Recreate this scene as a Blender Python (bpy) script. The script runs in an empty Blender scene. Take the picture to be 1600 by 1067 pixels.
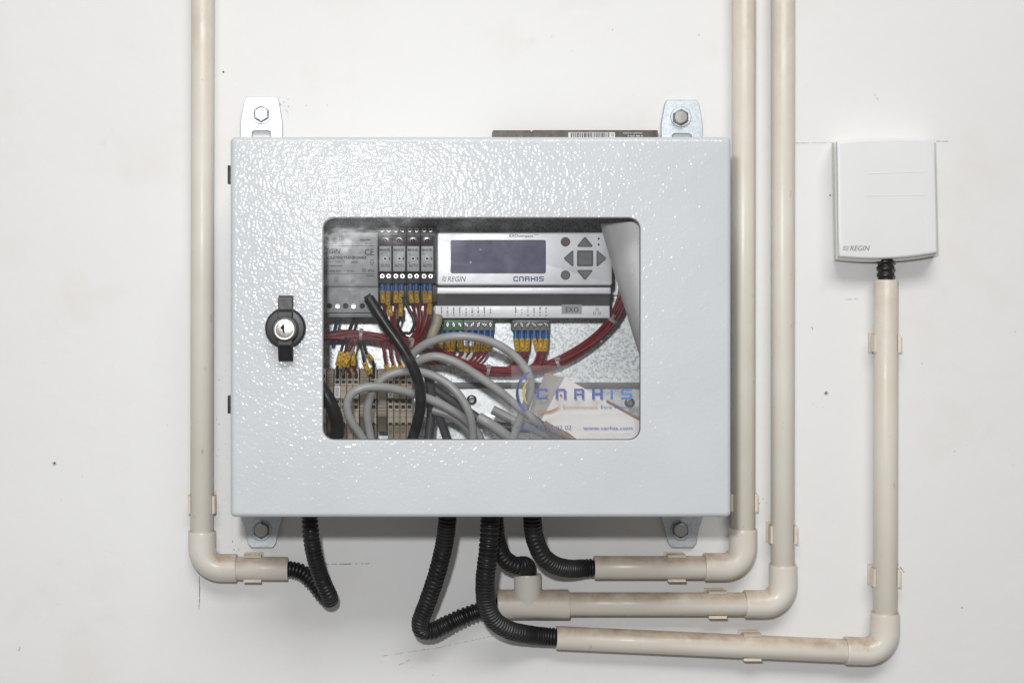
import bpy, bmesh, math, random
from mathutils import Vector, Matrix

random.seed(7)
sc = bpy.context.scene
col = sc.collection
rad = math.radians

# ------------------------------------------------------------------ scale
# The photograph is 1600 x 1067.  SW metres per photo pixel on the wall plane,
# the lens is D metres from the wall and stands square to the point (VX, VY).
SW, D = 0.576e-3, 1.35
VX, VY = 620.0, 422.0
H0 = 1.5                                  # height of the lens above the floor

def S(t):                                 # metres per pixel at depth t (metres out from the wall)
    return SW * (1 - t / D)
def P(x, y, t):                           # t in millimetres out from the wall
    s = S(t / 1000)
    return Vector(((x - VX) * s, -t / 1000, H0 + (VY - y) * s))

# ------------------------------------------------------------------ camera
cam = bpy.data.cameras.new('camera')
cam_o = bpy.data.objects.new('camera', cam)
col.objects.link(cam_o)
cam.sensor_width = 36
cam.lens = 36 * D / (1600 * SW)
cam.shift_x = (800 - VX) / 1600
cam.shift_y = -(533.5 - VY) / 1600
cam.clip_start, cam.clip_end = 0.05, 50
cam_o.location = (0, -D, H0)
cam_o.rotation_euler = (rad(90), 0, 0)
sc.camera = cam_o

# ------------------------------------------------------------------ light
world = bpy.data.worlds.new('World')
sc.world = world
world.use_nodes = True
bg = world.node_tree.nodes['Background']
bg.inputs[0].default_value = (1.0, 0.945, 0.905, 1)
bg.inputs[1].default_value = 0.20

def area(name, loc, target, power, size, shape='DISK', color=(1, 1, 1), size_y=None):
    l = bpy.data.lights.new(name, 'AREA')
    l.energy, l.shape, l.size, l.color = power, shape, size, color
    if size_y: l.size_y = size_y
    o = bpy.data.objects.new(name, l)
    col.objects.link(o)
    o.location = loc
    o.rotation_euler = (Vector(target) - Vector(loc)).to_track_quat('-Z', 'Y').to_euler()
    return o
# the flash sitting on top of the camera
area('camera_flash', (-0.065, -1.33, H0 + 0.152), (0.15, 0, H0 - 0.40), 8.4, 0.05, color=(0.985, 0.99, 1.0))
# the room's ceiling light, behind and above the photographer
area('ceiling_light', (0.2, -2.7, H0 + 2.3), (0.2, 0, H0 - 0.9), 82, 2.3, shape='RECTANGLE', size_y=1.0, color=(1.0, 0.985, 0.965))

sc.view_settings.view_transform = 'Standard'
sc.view_settings.look = 'None'
sc.view_settings.exposure = 0.0
sc.view_settings.gamma = 1.0
sc.render.engine = 'CYCLES'
sc.cycles.use_denoising = True
sc.cycles.adaptive_threshold = 0.004
sc.cycles.transparent_max_bounces = 16
sc.cycles.max_bounces = 8
sc.cycles.sample_clamp_indirect = 4

# ------------------------------------------------------------------ materials
MATS = {}
def new_mat(name):
    m = bpy.data.materials.new(name)
    m.use_nodes = True
    nt = m.node_tree
    return m, nt, nt.nodes['Principled BSDF'], nt.nodes.new, nt.links.new
def coords(nt):
    return nt.nodes.new('ShaderNodeTexCoord').outputs['Object']
def geo(nt):
    return nt.nodes.new('ShaderNodeNewGeometry')
def noise(nt, vec, scale, detail=3, rough=0.55):
    n = nt.nodes.new('ShaderNodeTexNoise')
    n.inputs['Scale'].default_value = scale
    n.inputs['Detail'].default_value = detail
    n.inputs['Roughness'].default_value = rough
    nt.links.new(vec, n.inputs['Vector'])
    return n.outputs['Fac']
def ramp(nt, fac, stops):
    r = nt.nodes.new('ShaderNodeValToRGB')
    e = r.color_ramp.elements
    while len(e) < len(stops): e.new(0.5)
    for el, (p, c) in zip(e, stops):
        el.position = p
        el.color = (c, c, c, 1) if isinstance(c, (int, float)) else (*c, 1)
    nt.links.new(fac, r.inputs[0])
    return r.outputs[0]
def mix(nt, fac, a, b, mode='MIX'):
    m = nt.nodes.new('ShaderNodeMix')
    m.data_type = 'RGBA'; m.blend_type = mode
    for i, v in ((0, fac), (6, a), (7, b)):
        if hasattr(v, 'links'): nt.links.new(v, m.inputs[i])
        elif i == 0: m.inputs[i].default_value = v
        else: m.inputs[i].default_value = (*v, 1)
    return m.outputs[2]
def math_n(nt, op, a, b=0.0):
    m = nt.nodes.new('ShaderNodeMath'); m.operation = op
    for i, v in ((0, a), (1, b)):
        if hasattr(v, 'links'): nt.links.new(v, m.inputs[i])
        else: m.inputs[i].default_value = v
    return m.outputs[0]
def bump(nt, height, dist, strength=1.0, normal=None):
    b = nt.nodes.new('ShaderNodeBump')
    b.inputs['Strength'].default_value = strength
    b.inputs['Distance'].default_value = dist
    nt.links.new(height, b.inputs['Height'])
    if normal: nt.links.new(normal, b.inputs['Normal'])
    return b.outputs[0]

def simple(name, color, rough=0.5, metal=0.0, var=0.12, vscale=120, bmp=0.0, bscale=900, spec=0.5, coat=0.0):
    m, nt, b, N, L = new_mat(name)
    p = geo(nt).outputs['Position']
    n = noise(nt, p, vscale, 4)
    dark = tuple(c * (1 - var) for c in color)
    light = tuple(min(1, c * (1 + var * 0.6)) for c in color)
    L(ramp(nt, n, [(0.3, dark), (0.7, light)]), b.inputs['Base Color'])
    L(ramp(nt, noise(nt, p, vscale * 2.3, 3), [(0.3, max(0.02, rough * 0.85)), (0.7, min(1, rough * 1.15))]), b.inputs['Roughness'])
    b.inputs['Metallic'].default_value = metal
    b.inputs['Specular IOR Level'].default_value = spec
    b.inputs['Coat Weight'].default_value = coat
    if bmp:
        L(bump(nt, noise(nt, p, bscale, 2), bmp), b.inputs['Normal'])
    MATS[name] = m
    return m

# wall: old off-white emulsion, faint handling stains and roller texture
def wall_mat():
    m, nt, b, N, L = new_mat('wall_paint')
    p = geo(nt).outputs['Position']
    c = mix(nt, ramp(nt, noise(nt, p, 2.2, 5, 0.6), [(0.35, 0.0), (0.75, 1.0)]), (0.752, 0.760, 0.760), (0.73, 0.728, 0.72))
    st = ramp(nt, noise(nt, p, 9, 4, 0.6), [(0.55, 0.0), (0.80, 0.6)])
    c = mix(nt, st, c, (0.70, 0.64, 0.585))
    st2 = ramp(nt, noise(nt, p, 28, 2, 0.5), [(0.70, 0.0), (0.82, 0.45)])
    c = mix(nt, st2, c, (0.69, 0.61, 0.53))
    # tiny dark specks
    v = nt.nodes.new('ShaderNodeTexVoronoi'); v.inputs['Scale'].default_value = 26
    v.inputs['Randomness'].default_value = 1.0
    L(p, v.inputs['Vector'])
    sp = ramp(nt, v.outputs['Distance'], [(0.018, 1.0), (0.026, 0.0)])
    gate = ramp(nt, noise(nt, p, 6, 2), [(0.5, 0.0), (0.6, 0.75)])
    c = mix(nt, math_n(nt, 'MULTIPLY', sp, gate), c, (0.22, 0.19, 0.16))
    L(c, b.inputs['Base Color'])
    b.inputs['Roughness'].default_value = 0.55
    b.inputs['Specular IOR Level'].default_value = 0.25
    n1 = bump(nt, noise(nt, p, 14, 3), 0.0016, 0.7)
    L(bump(nt, noise(nt, p, 500, 3), 0.00012, 0.6, n1), b.inputs['Normal'])
    MATS['wall_paint'] = m
wall_mat()

# hammered powder paint of the cabinet
def hammer_mat():
    m, nt, b, N, L = new_mat('hammered_grey_paint')
    p = geo(nt).outputs['Position']
    c = mix(nt, ramp(nt, noise(nt, p, 14, 4), [(0.35, 0.0), (0.7, 1.0)]), (0.545, 0.573, 0.592), (0.515, 0.542, 0.562))
    st = ramp(nt, noise(nt, p, 45, 3), [(0.70, 0.0), (0.80, 0.45)])
    c = mix(nt, st, c, (0.45, 0.43, 0.39))
    L(c, b.inputs['Base Color'])
    b.inputs['Roughness'].default_value = 0.5
    b.inputs['Specular IOR Level'].default_value = 0.15
    b.inputs['Coat Weight'].default_value = 0.6
    b.inputs['Coat Roughness'].default_value = 0.195
    n1 = noise(nt, p, 450, 0.0, 0.4)
    n2 = noise(nt, p, 190, 0.0, 0.4)
    h = math_n(nt, 'ADD', n1, math_n(nt, 'MULTIPLY', n2, 0.9))
    L(bump(nt, h, 0.00045, 1.0), b.inputs['Coat Normal'])
    L(bump(nt, h, 0.00008, 1.0), b.inputs['Normal'])
    MATS['hammered_grey_paint'] = m
hammer_mat()

# cream PVC; brown dust has settled on upward faces
def pvc_mat(name, color):
    m, nt, b, N, L = new_mat(name)
    g = geo(nt)
    p = g.outputs['Position']
    c = mix(nt, ramp(nt, noise(nt, p, 18, 4), [(0.3, 0.0), (0.75, 1.0)]), color, tuple(k * f for k, f in zip(color, (0.93, 0.90, 0.85))))
    sep = nt.nodes.new('ShaderNodeSeparateXYZ'); L(g.outputs['Normal'], sep.inputs[0])
    up = ramp(nt, sep.outputs[2], [(0.05, 0.0), (0.70, 1.0)])
    grain = ramp(nt, noise(nt, p, 60, 5, 0.7), [(0.30, 0.25), (0.70, 0.95)])
    c = mix(nt, math_n(nt, 'MULTIPLY', up, grain), c, (0.36, 0.245, 0.155))
    # scuffs and specks with their own shapes
    mp = nt.nodes.new('ShaderNodeMapping'); mp.inputs['Scale'].default_value = (1, 1, 0.35)
    L(p, mp.inputs[0])
    sc_ = ramp(nt, noise(nt, mp.outputs[0], 150, 3, 0.6), [(0.68, 0.0), (0.76, 0.55)])
    c = mix(nt, sc_, c, (0.40, 0.32, 0.24))
    L(c, b.inputs['Base Color'])
    L(ramp(nt, noise(nt, p, 40, 3), [(0.3, 0.26), (0.7, 0.45)]), b.inputs['Roughness'])
    b.inputs['Specular IOR Level'].default_value = 0.4
    L(bump(nt, noise(nt, p, 200, 2), 0.00005), b.inputs['Normal'])
    MATS[name] = m
pvc_mat('cream_pvc', (0.70, 0.675, 0.61))
pvc_mat('cream_pvc_fitting', (0.70, 0.675, 0.62))
pvc_mat('cream_clip', (0.70, 0.635, 0.54))

def zinc_mat(name, color, rough, sp_scale, contrast, metal=1.0):
    m, nt, b, N, L = new_mat(name)
    p = geo(nt).outputs['Position']
    v = nt.nodes.new('ShaderNodeTexVoronoi'); v.inputs['Scale'].default_value = sp_scale
    L(p, v.inputs['Vector'])
    gsc = nt.nodes.new('ShaderNodeSeparateColor'); L(v.outputs['Color'], gsc.inputs[0])
    n = noise(nt, p, sp_scale * 1.6, 3, 0.7)
    f = mix(nt, 0.5, gsc.outputs[0], n)
    c = mix(nt, ramp(nt, f, [(0.25, 0.0), (0.6, 1.0)]), tuple(k * (1 - contrast) for k in color), color)
    L(c, b.inputs['Base Color'])
    L(ramp(nt, n, [(0.3, rough * 0.8), (0.7, rough * 1.25)]), b.inputs['Roughness'])
    b.inputs['Metallic'].default_value = metal
    L(bump(nt, n, 0.00008), b.inputs['Normal'])
    MATS[name] = m
zinc_mat('galvanised_plate', (0.88, 0.905, 0.92), 0.42, 600, 0.42, 0.75)
zinc_mat('zinc_bracket', (0.63, 0.69, 0.73), 0.46, 420, 0.14)
zinc_mat('rail_steel', (0.90, 0.91, 0.92), 0.38, 160, 0.10, 0.7)
simple('bolt_steel', (0.26, 0.26, 0.255), 0.36, 1.0, 0.3, 300)
simple('screw_steel', (0.60, 0.60, 0.58), 0.34, 1.0, 0.1, 600)
simple('lock_nickel', (0.68, 0.655, 0.625), 0.34, 1.0, 0.1, 300)
simple('black_plastic', (0.018, 0.018, 0.020), 0.42, 0, 0.3, 90, 0.00003)
simple('black_hose', (0.016, 0.0155, 0.016), 0.40, 0, 0.45, 60, 0.00004, spec=0.4)
simple('black_cable_sheath', (0.008, 0.008, 0.009), 0.33, 0, 0.3, 90, spec=0.35)
simple('grey_cable_sheath', (0.33, 0.325, 0.325), 0.34, 0, 0.14, 60, spec=0.4)
simple('dark_grey_sheath', (0.09, 0.09, 0.095), 0.45, 0, 0.14, 60)
simple('beige_sheath', (0.30, 0.26, 0.20), 0.5, 0, 0.2, 100)
simple('red_wire', (0.20, 0.018, 0.022), 0.38, 0, 0.25, 150)
simple('black_wire', (0.018, 0.018, 0.022), 0.38, 0, 0.2, 150)
simple('blue_wire', (0.015, 0.06, 0.17), 0.4, 0, 0.2, 150)
simple('green_wire', (0.09, 0.13, 0.035), 0.4, 0, 0.2, 150)
simple('grey_wire', (0.25, 0.25, 0.27), 0.4, 0, 0.2, 150)
simple('white_wire', (0.65, 0.64, 0.62), 0.4, 0, 0.1, 150)
simple('yellow_sleeve', (0.62, 0.36, 0.018), 0.42, 0, 0.15, 200)
simple('blue_ferrule', (0.012, 0.14, 0.42), 0.35, 0, 0.15, 200)
simple('black_print', (0.015, 0.015, 0.017), 0.5, 0, 0.05)
simple('grey_print', (0.22, 0.22, 0.23), 0.5, 0, 0.05)
simple('blue_print', (0.035, 0.085, 0.40), 0.45, 0, 0.05)
simple('light_blue_print', (0.03, 0.22, 0.60), 0.45, 0, 0.05)
simple('orange_print', (0.55, 0.20, 0.07), 0.45, 0, 0.05)
simple('yellow_print', (0.55, 0.45, 0.08), 0.45, 0, 0.05)
simple('red_print', (0.50, 0.05, 0.02), 0.45, 0, 0.05)
simple('green_print', (0.03, 0.22, 0.17), 0.45, 0, 0.05)
simple('white_print', (0.62, 0.62, 0.60), 0.5, 0, 0.05)
simple('pencil', (0.55, 0.54, 0.525), 0.6, 0, 0.35, 800)
simple('crack_dark', (0.24, 0.23, 0.22), 0.8, 0, 0.5, 600)
simple('dirt_brown', (0.40, 0.33, 0.26), 0.8, 0, 0.2, 200)
simple('transformer_grey', (0.22, 0.23, 0.245), 0.40, 0, 0.10, 60, 0.00002)
simple('transformer_label_grey', (0.35, 0.36, 0.375), 0.36, 0, 0.08, 60)
simple('relay_label', (0.48, 0.49, 0.51), 0.42, 0, 0.06, 80)
simple('relay_coil', (0.035, 0.045, 0.055), 0.15, 0, 0.5, 200)
simple('led_red', (0.09, 0.008, 0.010), 0.15, 0, 0.3, 200)
simple('controller_silver', (0.82, 0.82, 0.85), 0.42, 0.4, 0.04, 40)
simple('controller_strip', (0.84, 0.84, 0.86), 0.42, 0.15, 0.04, 40)
simple('controller_dark', (0.17, 0.17, 0.175), 0.40, 0, 0.12, 60)
simple('display_frame', (0.10, 0.10, 0.105), 0.4, 0, 0.1, 60)
simple('display_glass', (0.20, 0.19, 0.29), 0.5, 0, 0.25, 70, spec=0.25)
simple('button_grey', (0.20, 0.20, 0.205), 0.5, 0, 0.08, 100)
simple('button_brown', (0.17, 0.10, 0.095), 0.5, 0, 0.08, 100)
simple('label_grey', (0.42, 0.42, 0.44), 0.5, 0, 0.05, 100)
simple('green_connector', (0.045, 0.18, 0.085), 0.42, 0, 0.12, 120)
simple('grey_connector', (0.20, 0.20, 0.205), 0.42, 0, 0.12, 120)
simple('beige_terminal', (0.40, 0.335, 0.25), 0.48, 0, 0.10, 90)
simple('brown_terminal', (0.20, 0.165, 0.125), 0.5, 0, 0.12, 90)
simple('terminal_tag', (0.70, 0.70, 0.68), 0.5, 0, 0.05, 90)
simple('dark_hole', (0.012, 0.011, 0.010), 0.8, 0, 0.2)
simple('white_cover', (0.74, 0.747, 0.755), 0.38, 0, 0.02, 20, 0.00002, 700)
simple('white_cover_base', (0.69, 0.66, 0.625), 0.45, 0, 0.05, 20)
simple('paper_white', (0.80, 0.79, 0.79), 0.6, 0, 0.04, 30)
simple('card_white', (0.80, 0.775, 0.755), 0.6, 0, 0.05, 25)
simple('card_edge_brown', (0.24, 0.17, 0.11), 0.7, 0, 0.2, 200)
simple('worn_black_case', (0.095, 0.080, 0.068), 0.42, 0, 0.45, 160)
simple('clear_tie', (0.36, 0.31, 0.31), 0.35, 0, 0.15, 100)
simple('hinge_black', (0.022, 0.021, 0.020), 0.5, 0, 0.2, 100)

def pane_mat():
    m, nt, b, N, L = new_mat('acrylic_pane')
    nt.nodes.remove(b)
    out = nt.nodes['Material Output']
    tr = N('ShaderNodeBsdfTransparent'); tr.inputs[0].default_value = (0.965, 0.97, 0.97, 1)
    gl = N('ShaderNodeBsdfGlossy'); gl.inputs['Roughness'].default_value = 0.03
    g2 = N('ShaderNodeBsdfGlossy'); g2.inputs['Roughness'].default_value = 0.22
    df = N('ShaderNodeBsdfDiffuse'); df.inputs[0].default_value = (0.75, 0.76, 0.78, 1)
    p = geo(nt).outputs['Position']
    m1 = N('ShaderNodeMixShader'); m1.inputs[0].default_value = 0.03
    m0 = N('ShaderNodeMixShader')               # greasy wipe marks scatter the flash
    mpp = N('ShaderNodeMapping'); mpp.inputs['Scale'].default_value = (1, 1, 2.2); mpp.inputs['Rotation'].default_value = (0, rad(20), 0)
    L(p, mpp.inputs[0])
    L(ramp(nt, noise(nt, mpp.outputs[0], 26, 5, 0.6), [(0.38, 0.0004), (0.54, 0.0030), (0.72, 0.020)]), m0.inputs[0])
    L(tr.outputs[0], m0.inputs[1]); L(g2.outputs[0], m0.inputs[2])
    L(m0.outputs[0], m1.inputs[1]); L(gl.outputs[0], m1.inputs[2])
    m2 = N('ShaderNodeMixShader')
    sm = ramp(nt, noise(nt, p, 30, 5, 0.65), [(0.42, 0.001), (0.60, 0.004), (0.80, 0.045)])
    v = N('ShaderNodeTexVoronoi'); v.inputs['Scale'].default_value = 90; L(p, v.inputs['Vector'])
    sp = ramp(nt, v.outputs['Distance'], [(0.05, 0.35), (0.09, 0.0)])
    gt = ramp(nt, noise(nt, p, 22, 2), [(0.57, 0.0), (0.64, 1.0)])
    fac = math_n(nt, 'ADD', sm, math_n(nt, 'MULTIPLY', sp, gt))
    L(fac, m2.inputs[0]); L(m1.outputs[0], m2.inputs[1]); L(df.outputs[0], m2.inputs[2])
    L(m2.outputs[0], out.inputs[0])
    MATS['acrylic_pane'] = m
pane_mat()
def film_mat():
    m, nt, b, N, L = new_mat('sticker_film')
    nt.nodes.remove(b)
    tr = N('ShaderNodeBsdfTransparent'); tr.inputs[0].default_value = (0.98, 0.98, 0.98, 1)
    df = N('ShaderNodeBsdfDiffuse'); df.inputs[0].default_value = (0.8, 0.8, 0.82, 1)
    m1 = N('ShaderNodeMixShader')
    p = geo(nt).outputs['Position']
    L(ramp(nt, noise(nt, p, 40, 3), [(0.3, 0.045), (0.7, 0.08)]), m1.inputs[0])
    L(tr.outputs[0], m1.inputs[1]); L(df.outputs[0], m1.inputs[2])
    L(m1.outputs[0], nt.nodes['Material Output'].inputs[0])
    MATS['sticker_film'] = m
film_mat()

# ------------------------------------------------------------------ object helpers
ORI = {}
def thing(name, label, cat, loc, group=None):
    o = bpy.data.objects.new(name, None)
    o.empty_display_size = 0.01
    col.objects.link(o)
    o.location = loc
    ORI[o] = Vector(loc)
    o['label'] = label; o['category'] = cat
    if group: o['group'] = group
    return o

def part(name, bm, mat, parent=None, angle=38, loc=None):
    org = ORI[parent] if parent else Vector(loc if loc is not None else (0, 0, 0))
    bmesh.ops.translate(bm, verts=bm.verts, vec=-org)
    bmesh.ops.recalc_face_normals(bm, faces=bm.faces)
    me = bpy.data.meshes.new(name)
    bm.to_mesh(me); bm.free()
    for ml in (mat if isinstance(mat, (list, tuple)) else [mat]):
        me.materials.append(MATS[ml])
    me.polygons.foreach_set('use_smooth', [True] * len(me.polygons))
    me.set_sharp_from_angle(angle=rad(angle))
    o = bpy.data.objects.new(name, me)
    col.objects.link(o)
    if parent:
        o.parent = parent
    else:
        o.location = org
    ORI[o] = org
    return o

def solo(name, bm, mat, label, cat, loc, group=None, angle=38):
    o = part(name, bm, mat, None, angle, loc)
    o['label'] = label; o['category'] = cat
    if group: o['group'] = group
    return o

# ------------------------------------------------------------------ shape helpers
def rr(x0, z0, x1, z1, r, y, k=5):
    """rounded rectangle loop in world metres, at world y"""
    r = max(1e-6, min(r, abs(x1 - x0) / 2 - 1e-6, abs(z1 - z0) / 2 - 1e-6))
    pts = []
    for cx, cz, a0 in ((x1 - r, z1 - r, 0), (x0 + r, z1 - r, 90), (x0 + r, z0 + r, 180), (x1 - r, z0 + r, 270)):
        for i in range(k + 1):
            a = rad(a0 + 90 * i / k)
            pts.append(Vector((cx + r * math.cos(a), y, cz + r * math.sin(a))))
    return pts

def loft(bm, loops, cap0=True, cap1=True, ring=False, mat=0):
    vs = [[bm.verts.new(p) for p in lp] for lp in loops]
    n = len(vs[0])
    seq = list(zip(vs, vs[1:]))
    if ring: seq.append((vs[-1], vs[0]))
    for a, b in seq:
        for i in range(n):
            j = (i + 1) % n
            f = bm.faces.new((a[i], a[j], b[j], b[i])); f.material_index = mat
    if not ring:
        if cap0: bm.faces.new(vs[0]).material_index = mat
        if cap1: bm.faces.new(vs[-1]).material_index = mat
    return vs

def rect_w(x0, y0, x1, y1, t):
    a, b = P(x0, y1, t), P(x1, y0, t)
    return a.x, a.z, b.x, b.z

def slab(bm, x0, y0, x1, y1, t0, t1, r=0.4, bev=0.3, k=3, mat=0):
    """box whose front face at depth t1 fills the photo rectangle; runs straight back to t0 (mm)"""
    X0, Z0, X1, Z1 = rect_w(x0, y0, x1, y1, t1)
    R, B = r / 1000, bev / 1000
    w = min(X1 - X0, Z1 - Z0)
    B = min(B, w * 0.3, (t1 - t0) / 1000 * 0.45); R = min(R, w * 0.49)
    lp = [rr(X0, Z0, X1, Z1, R, -t0 / 1000, k), rr(X0, Z0, X1, Z1, R, -t1 / 1000 + B, k)]
    for a in (30, 60, 90):
        i = B * (1 - math.cos(rad(a))); d = B * math.sin(rad(a))
        lp.append(rr(X0 + i, Z0 + i, X1 - i, Z1 - i, max(R - i, 1e-5), -t1 / 1000 + B - d, k))
    loft(bm, lp, mat=mat)
    return bm
def BM(): return bmesh.new()

def prism(bm, pts, t0, t1, bev=0.0, mat=0):
    """photo-pixel polygon (taken at depth t1) pushed straight back to t0"""
    f = [P(x, y, t1) for x, y in pts]
    b = [Vector((p.x, -t0 / 1000, p.z)) for p in f]
    if bev:
        c = sum(f, Vector()) / len(f)
        e = bev / 1000
        mid = [Vector((p.x, p.y + e, p.z)) for p in f]
        n = len(f); ins = []
        area2 = sum(f[i].x * f[(i + 1) % n].z - f[(i + 1) % n].x * f[i].z for i in range(n))
        sg = 1 if area2 > 0 else -1
        for i in range(n):
            d1 = (f[i] - f[i - 1]).normalized(); d2 = (f[(i + 1) % n] - f[i]).normalized()
            n1 = Vector((-d1.z, 0, d1.x)) * sg; n2 = Vector((-d2.z, 0, d2.x)) * sg
            q = (n1 + n2); q = q / max(0.35, q.length_squared / 2 if q.length else 1)
            ins.append(f[i] + q * e)
        loft(bm, [b, mid, ins], mat=mat)
    else:
        loft(bm, [b, f], mat=mat)
    return bm

def crom(pts, n):
    pts = [Vector(p) for p in pts]
    if len(pts) == 2:
        return [pts[0].lerp(pts[1], i / (n - 1)) for i in range(n)]
    ext = [pts[0] * 2 - pts[1]] + pts + [pts[-1] * 2 - pts[-2]]
    dense = []
    for i in range(1, len(ext) - 2):
        p0, p1, p2, p3 = ext[i - 1:i + 3]
        for k in range(24):
            u = k / 24
            dense.append(0.5 * ((2 * p1) + (p2 - p0) * u + (2 * p0 - 5 * p1 + 4 * p2 - p3) * u * u + (3 * p1 - p0 - 3 * p2 + p3) * u ** 3))
    dense.append(ext[-2])
    return resample(dense, n)
def length(pl): return sum((b - a).length for a, b in zip(pl, pl[1:]))
def resample(dense, n=None, stations=None):
    cum = [0]
    for a, b in zip(dense, dense[1:]): cum.append(cum[-1] + (b - a).length)
    if stations is None: stations = [cum[-1] * i / (n - 1) for i in range(n)]
    out, j = [], 0
    for s in stations:
        s = min(max(s, 0), cum[-1])
        while j < len(cum) - 2 and cum[j + 1] < s: j += 1
        d = cum[j + 1] - cum[j]
        out.append(dense[j].lerp(dense[j + 1], (s - cum[j]) / d if d > 1e-12 else 0))
    return out

def sweep(bm, path, radius, segs=14, cap=True, mat=0, squash=None):
    """path: world points; radius: metres, a number or a list"""
    n = len(path)
    R = radius if isinstance(radius, (list, tuple)) else [radius] * n
    tang = []
    for i in range(n):
        a, b = path[max(0, i - 1)], path[min(n - 1, i + 1)]
        d = b - a
        tang.append(d.normalized() if d.length > 1e-9 else (tang[-1] if tang else Vector((1, 0, 0))))
    up = Vector((0, 1, 0))
    if abs(tang[0].dot(up)) > 0.9: up = Vector((1, 0, 0))
    nrm = (up - tang[0] * up.dot(tang[0])).normalized()
    loops = []
    for i in range(n):
        nrm = (nrm - tang[i] * nrm.dot(tang[i])).normalized()
        bi = tang[i].cross(nrm)
        sq = squash or 1.0
        loops.append([path[i] + nrm * (math.cos(2 * math.pi * k / segs) * R[i] * sq) + bi * (math.sin(2 * math.pi * k / segs) * R[i]) for k in range(segs)])
    loft(bm, loops, cap, cap, mat=mat)
    return bm

def ppath(pts): return [P(*p) for p in pts]

def cyl(bm, x, y, t0, t1, r_mm, segs=20, bev=0.3, mat=0, hexa=False):
    """upright disc facing the camera; centre at pixel (x,y) of its front"""
    c = P(x, y, t1); n = 6 if hexa else segs
    off = rad(30) if hexa else 0
    def ring(r, t): return [Vector((c.x + r / 1000 * math.cos(off + 2 * math.pi * i / n), -t / 1000, c.z + r / 1000 * math.sin(off + 2 * math.pi * i / n))) for i in range(n)]
    b = min(bev, r_mm * 0.4, (t1 - t0) * 0.45)
    loft(bm, [ring(r_mm, t0), ring(r_mm, t1 - b), ring(r_mm - b * 0.3, t1 - b * 0.3), ring(r_mm - b, t1)], mat=mat)
    return bm
def lathe(bm, x, y, prof, segs=36, mat=0):
    """prof: list of (r_mm, t_mm) around the axis through pixel (x, y) at the last t"""
    c = P(x, y, prof[-1][1])
    loops = [[Vector((c.x + r / 1000 * math.cos(2 * math.pi * i / segs), -t / 1000, c.z + r / 1000 * math.sin(2 * math.pi * i / segs))) for i in range(segs)] for r, t in prof]
    loft(bm, loops, mat=mat)
    return bm

def quad(bm, x0, y0, x1, y1, t, mat=0):
    f = bm.faces.new([bm.verts.new(P(*p, t)) for p in ((x0, y1), (x1, y1), (x1, y0), (x0, y0))])
    f.material_index = mat
    return bm
def plate(bm, x0, y0, x1, y1, t, th=0.12, mat=0):
    prism(bm, [(x0, y1), (x1, y1), (x1, y0), (x0, y0)], t - th, t, mat=mat)
    return bm

def text(bm, body, x0, y0, x1, y1, t, shear=0.0, rot=0, bold=0.0, mat=0):
    """real letters, fitted to the photo rectangle at depth t"""
    cu = bpy.data.curves.new('txt', 'FONT')
    cu.body = body; cu.shear = shear; cu.resolution_u = 2; cu.offset = bold
    o = bpy.data.objects.new('txt', cu)
    col.objects.link(o)
    dg = bpy.context.evaluated_depsgraph_get()
    me = o.evaluated_get(dg).to_mesh()
    pts = [v.co.copy() for v in me.vertices]
    faces = [tuple(p.vertices) for p in me.polygons]
    o.evaluated_get(dg).to_mesh_clear()
    bpy.data.objects.remove(o); bpy.data.curves.remove(cu)
    if rot:
        m = Matrix.Rotation(rad(rot), 4, 'Z'); pts = [m @ p for p in pts]
    xs = [p.x for p in pts]; ys = [p.y for p in pts]
    ax, bx, ay, by = min(xs), max(xs), min(ys), max(ys)
    vs = [bm.verts.new(P(x0 + (p.x - ax) / (bx - ax) * (x1 - x0), y1 - (p.y - ay) / (by - ay) * (y1 - y0), t)) for p in pts]
    for f in faces:
        try: bm.faces.new([vs[i] for i in f]).material_index = mat
        except ValueError: pass
    return bm

def microprint(bm, x0, y0, x1, y1, t, dens=0.75, mat=0, vertical=False):
    """print too small to read in the photograph: a row of letter-sized dashes"""
    a0, a1 = (y0, y1) if vertical else (x0, x1)
    x = a0
    while x < a1 - 0.4:
        w = random.uniform(0.7, 1.3)
        if random.random() < dens:
            lo = random.uniform(0.0, 0.25); hi = random.uniform(0.75, 1.0)
            if vertical: quad(bm, x0 + (x1 - x0) * lo, x, x0 + (x1 - x0) * hi, min(x + w, a1), t, mat)
            else: quad(bm, x, y0 + (y1 - y0) * lo, min(x + w, a1), y0 + (y1 - y0) * hi, t, mat)
        x += w + random.uniform(0.35, 0.7)
    return bm

def wave_logo(bm, x0, y0, x1, y1, t, mat=0):
    """three short swept waves"""
    for k in range(3):
        yy = y0 + (y1 - y0) * (0.18 + 0.32 * k); sh = (x1 - x0) * (0.30 - 0.13 * k)
        n = 6; th = (y1 - y0) * 0.065
        top, bot = [], []
        for i in range(n + 1):
            u = i / n
            x = x0 + sh * 0.6 + (x1 - x0) * 0.72 * u
            y = yy - math.sin(u * 2 * math.pi) * (y1 - y0) * 0.09 
            top.append(bm.verts.new(P(x, y - th, t))); bot.append(bm.verts.new(P(x, y + th, t)))
        for i in range(n):
            bm.faces.new((bot[i], bot[i + 1], top[i + 1], top[i])).material_index = mat
    return bm

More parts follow.
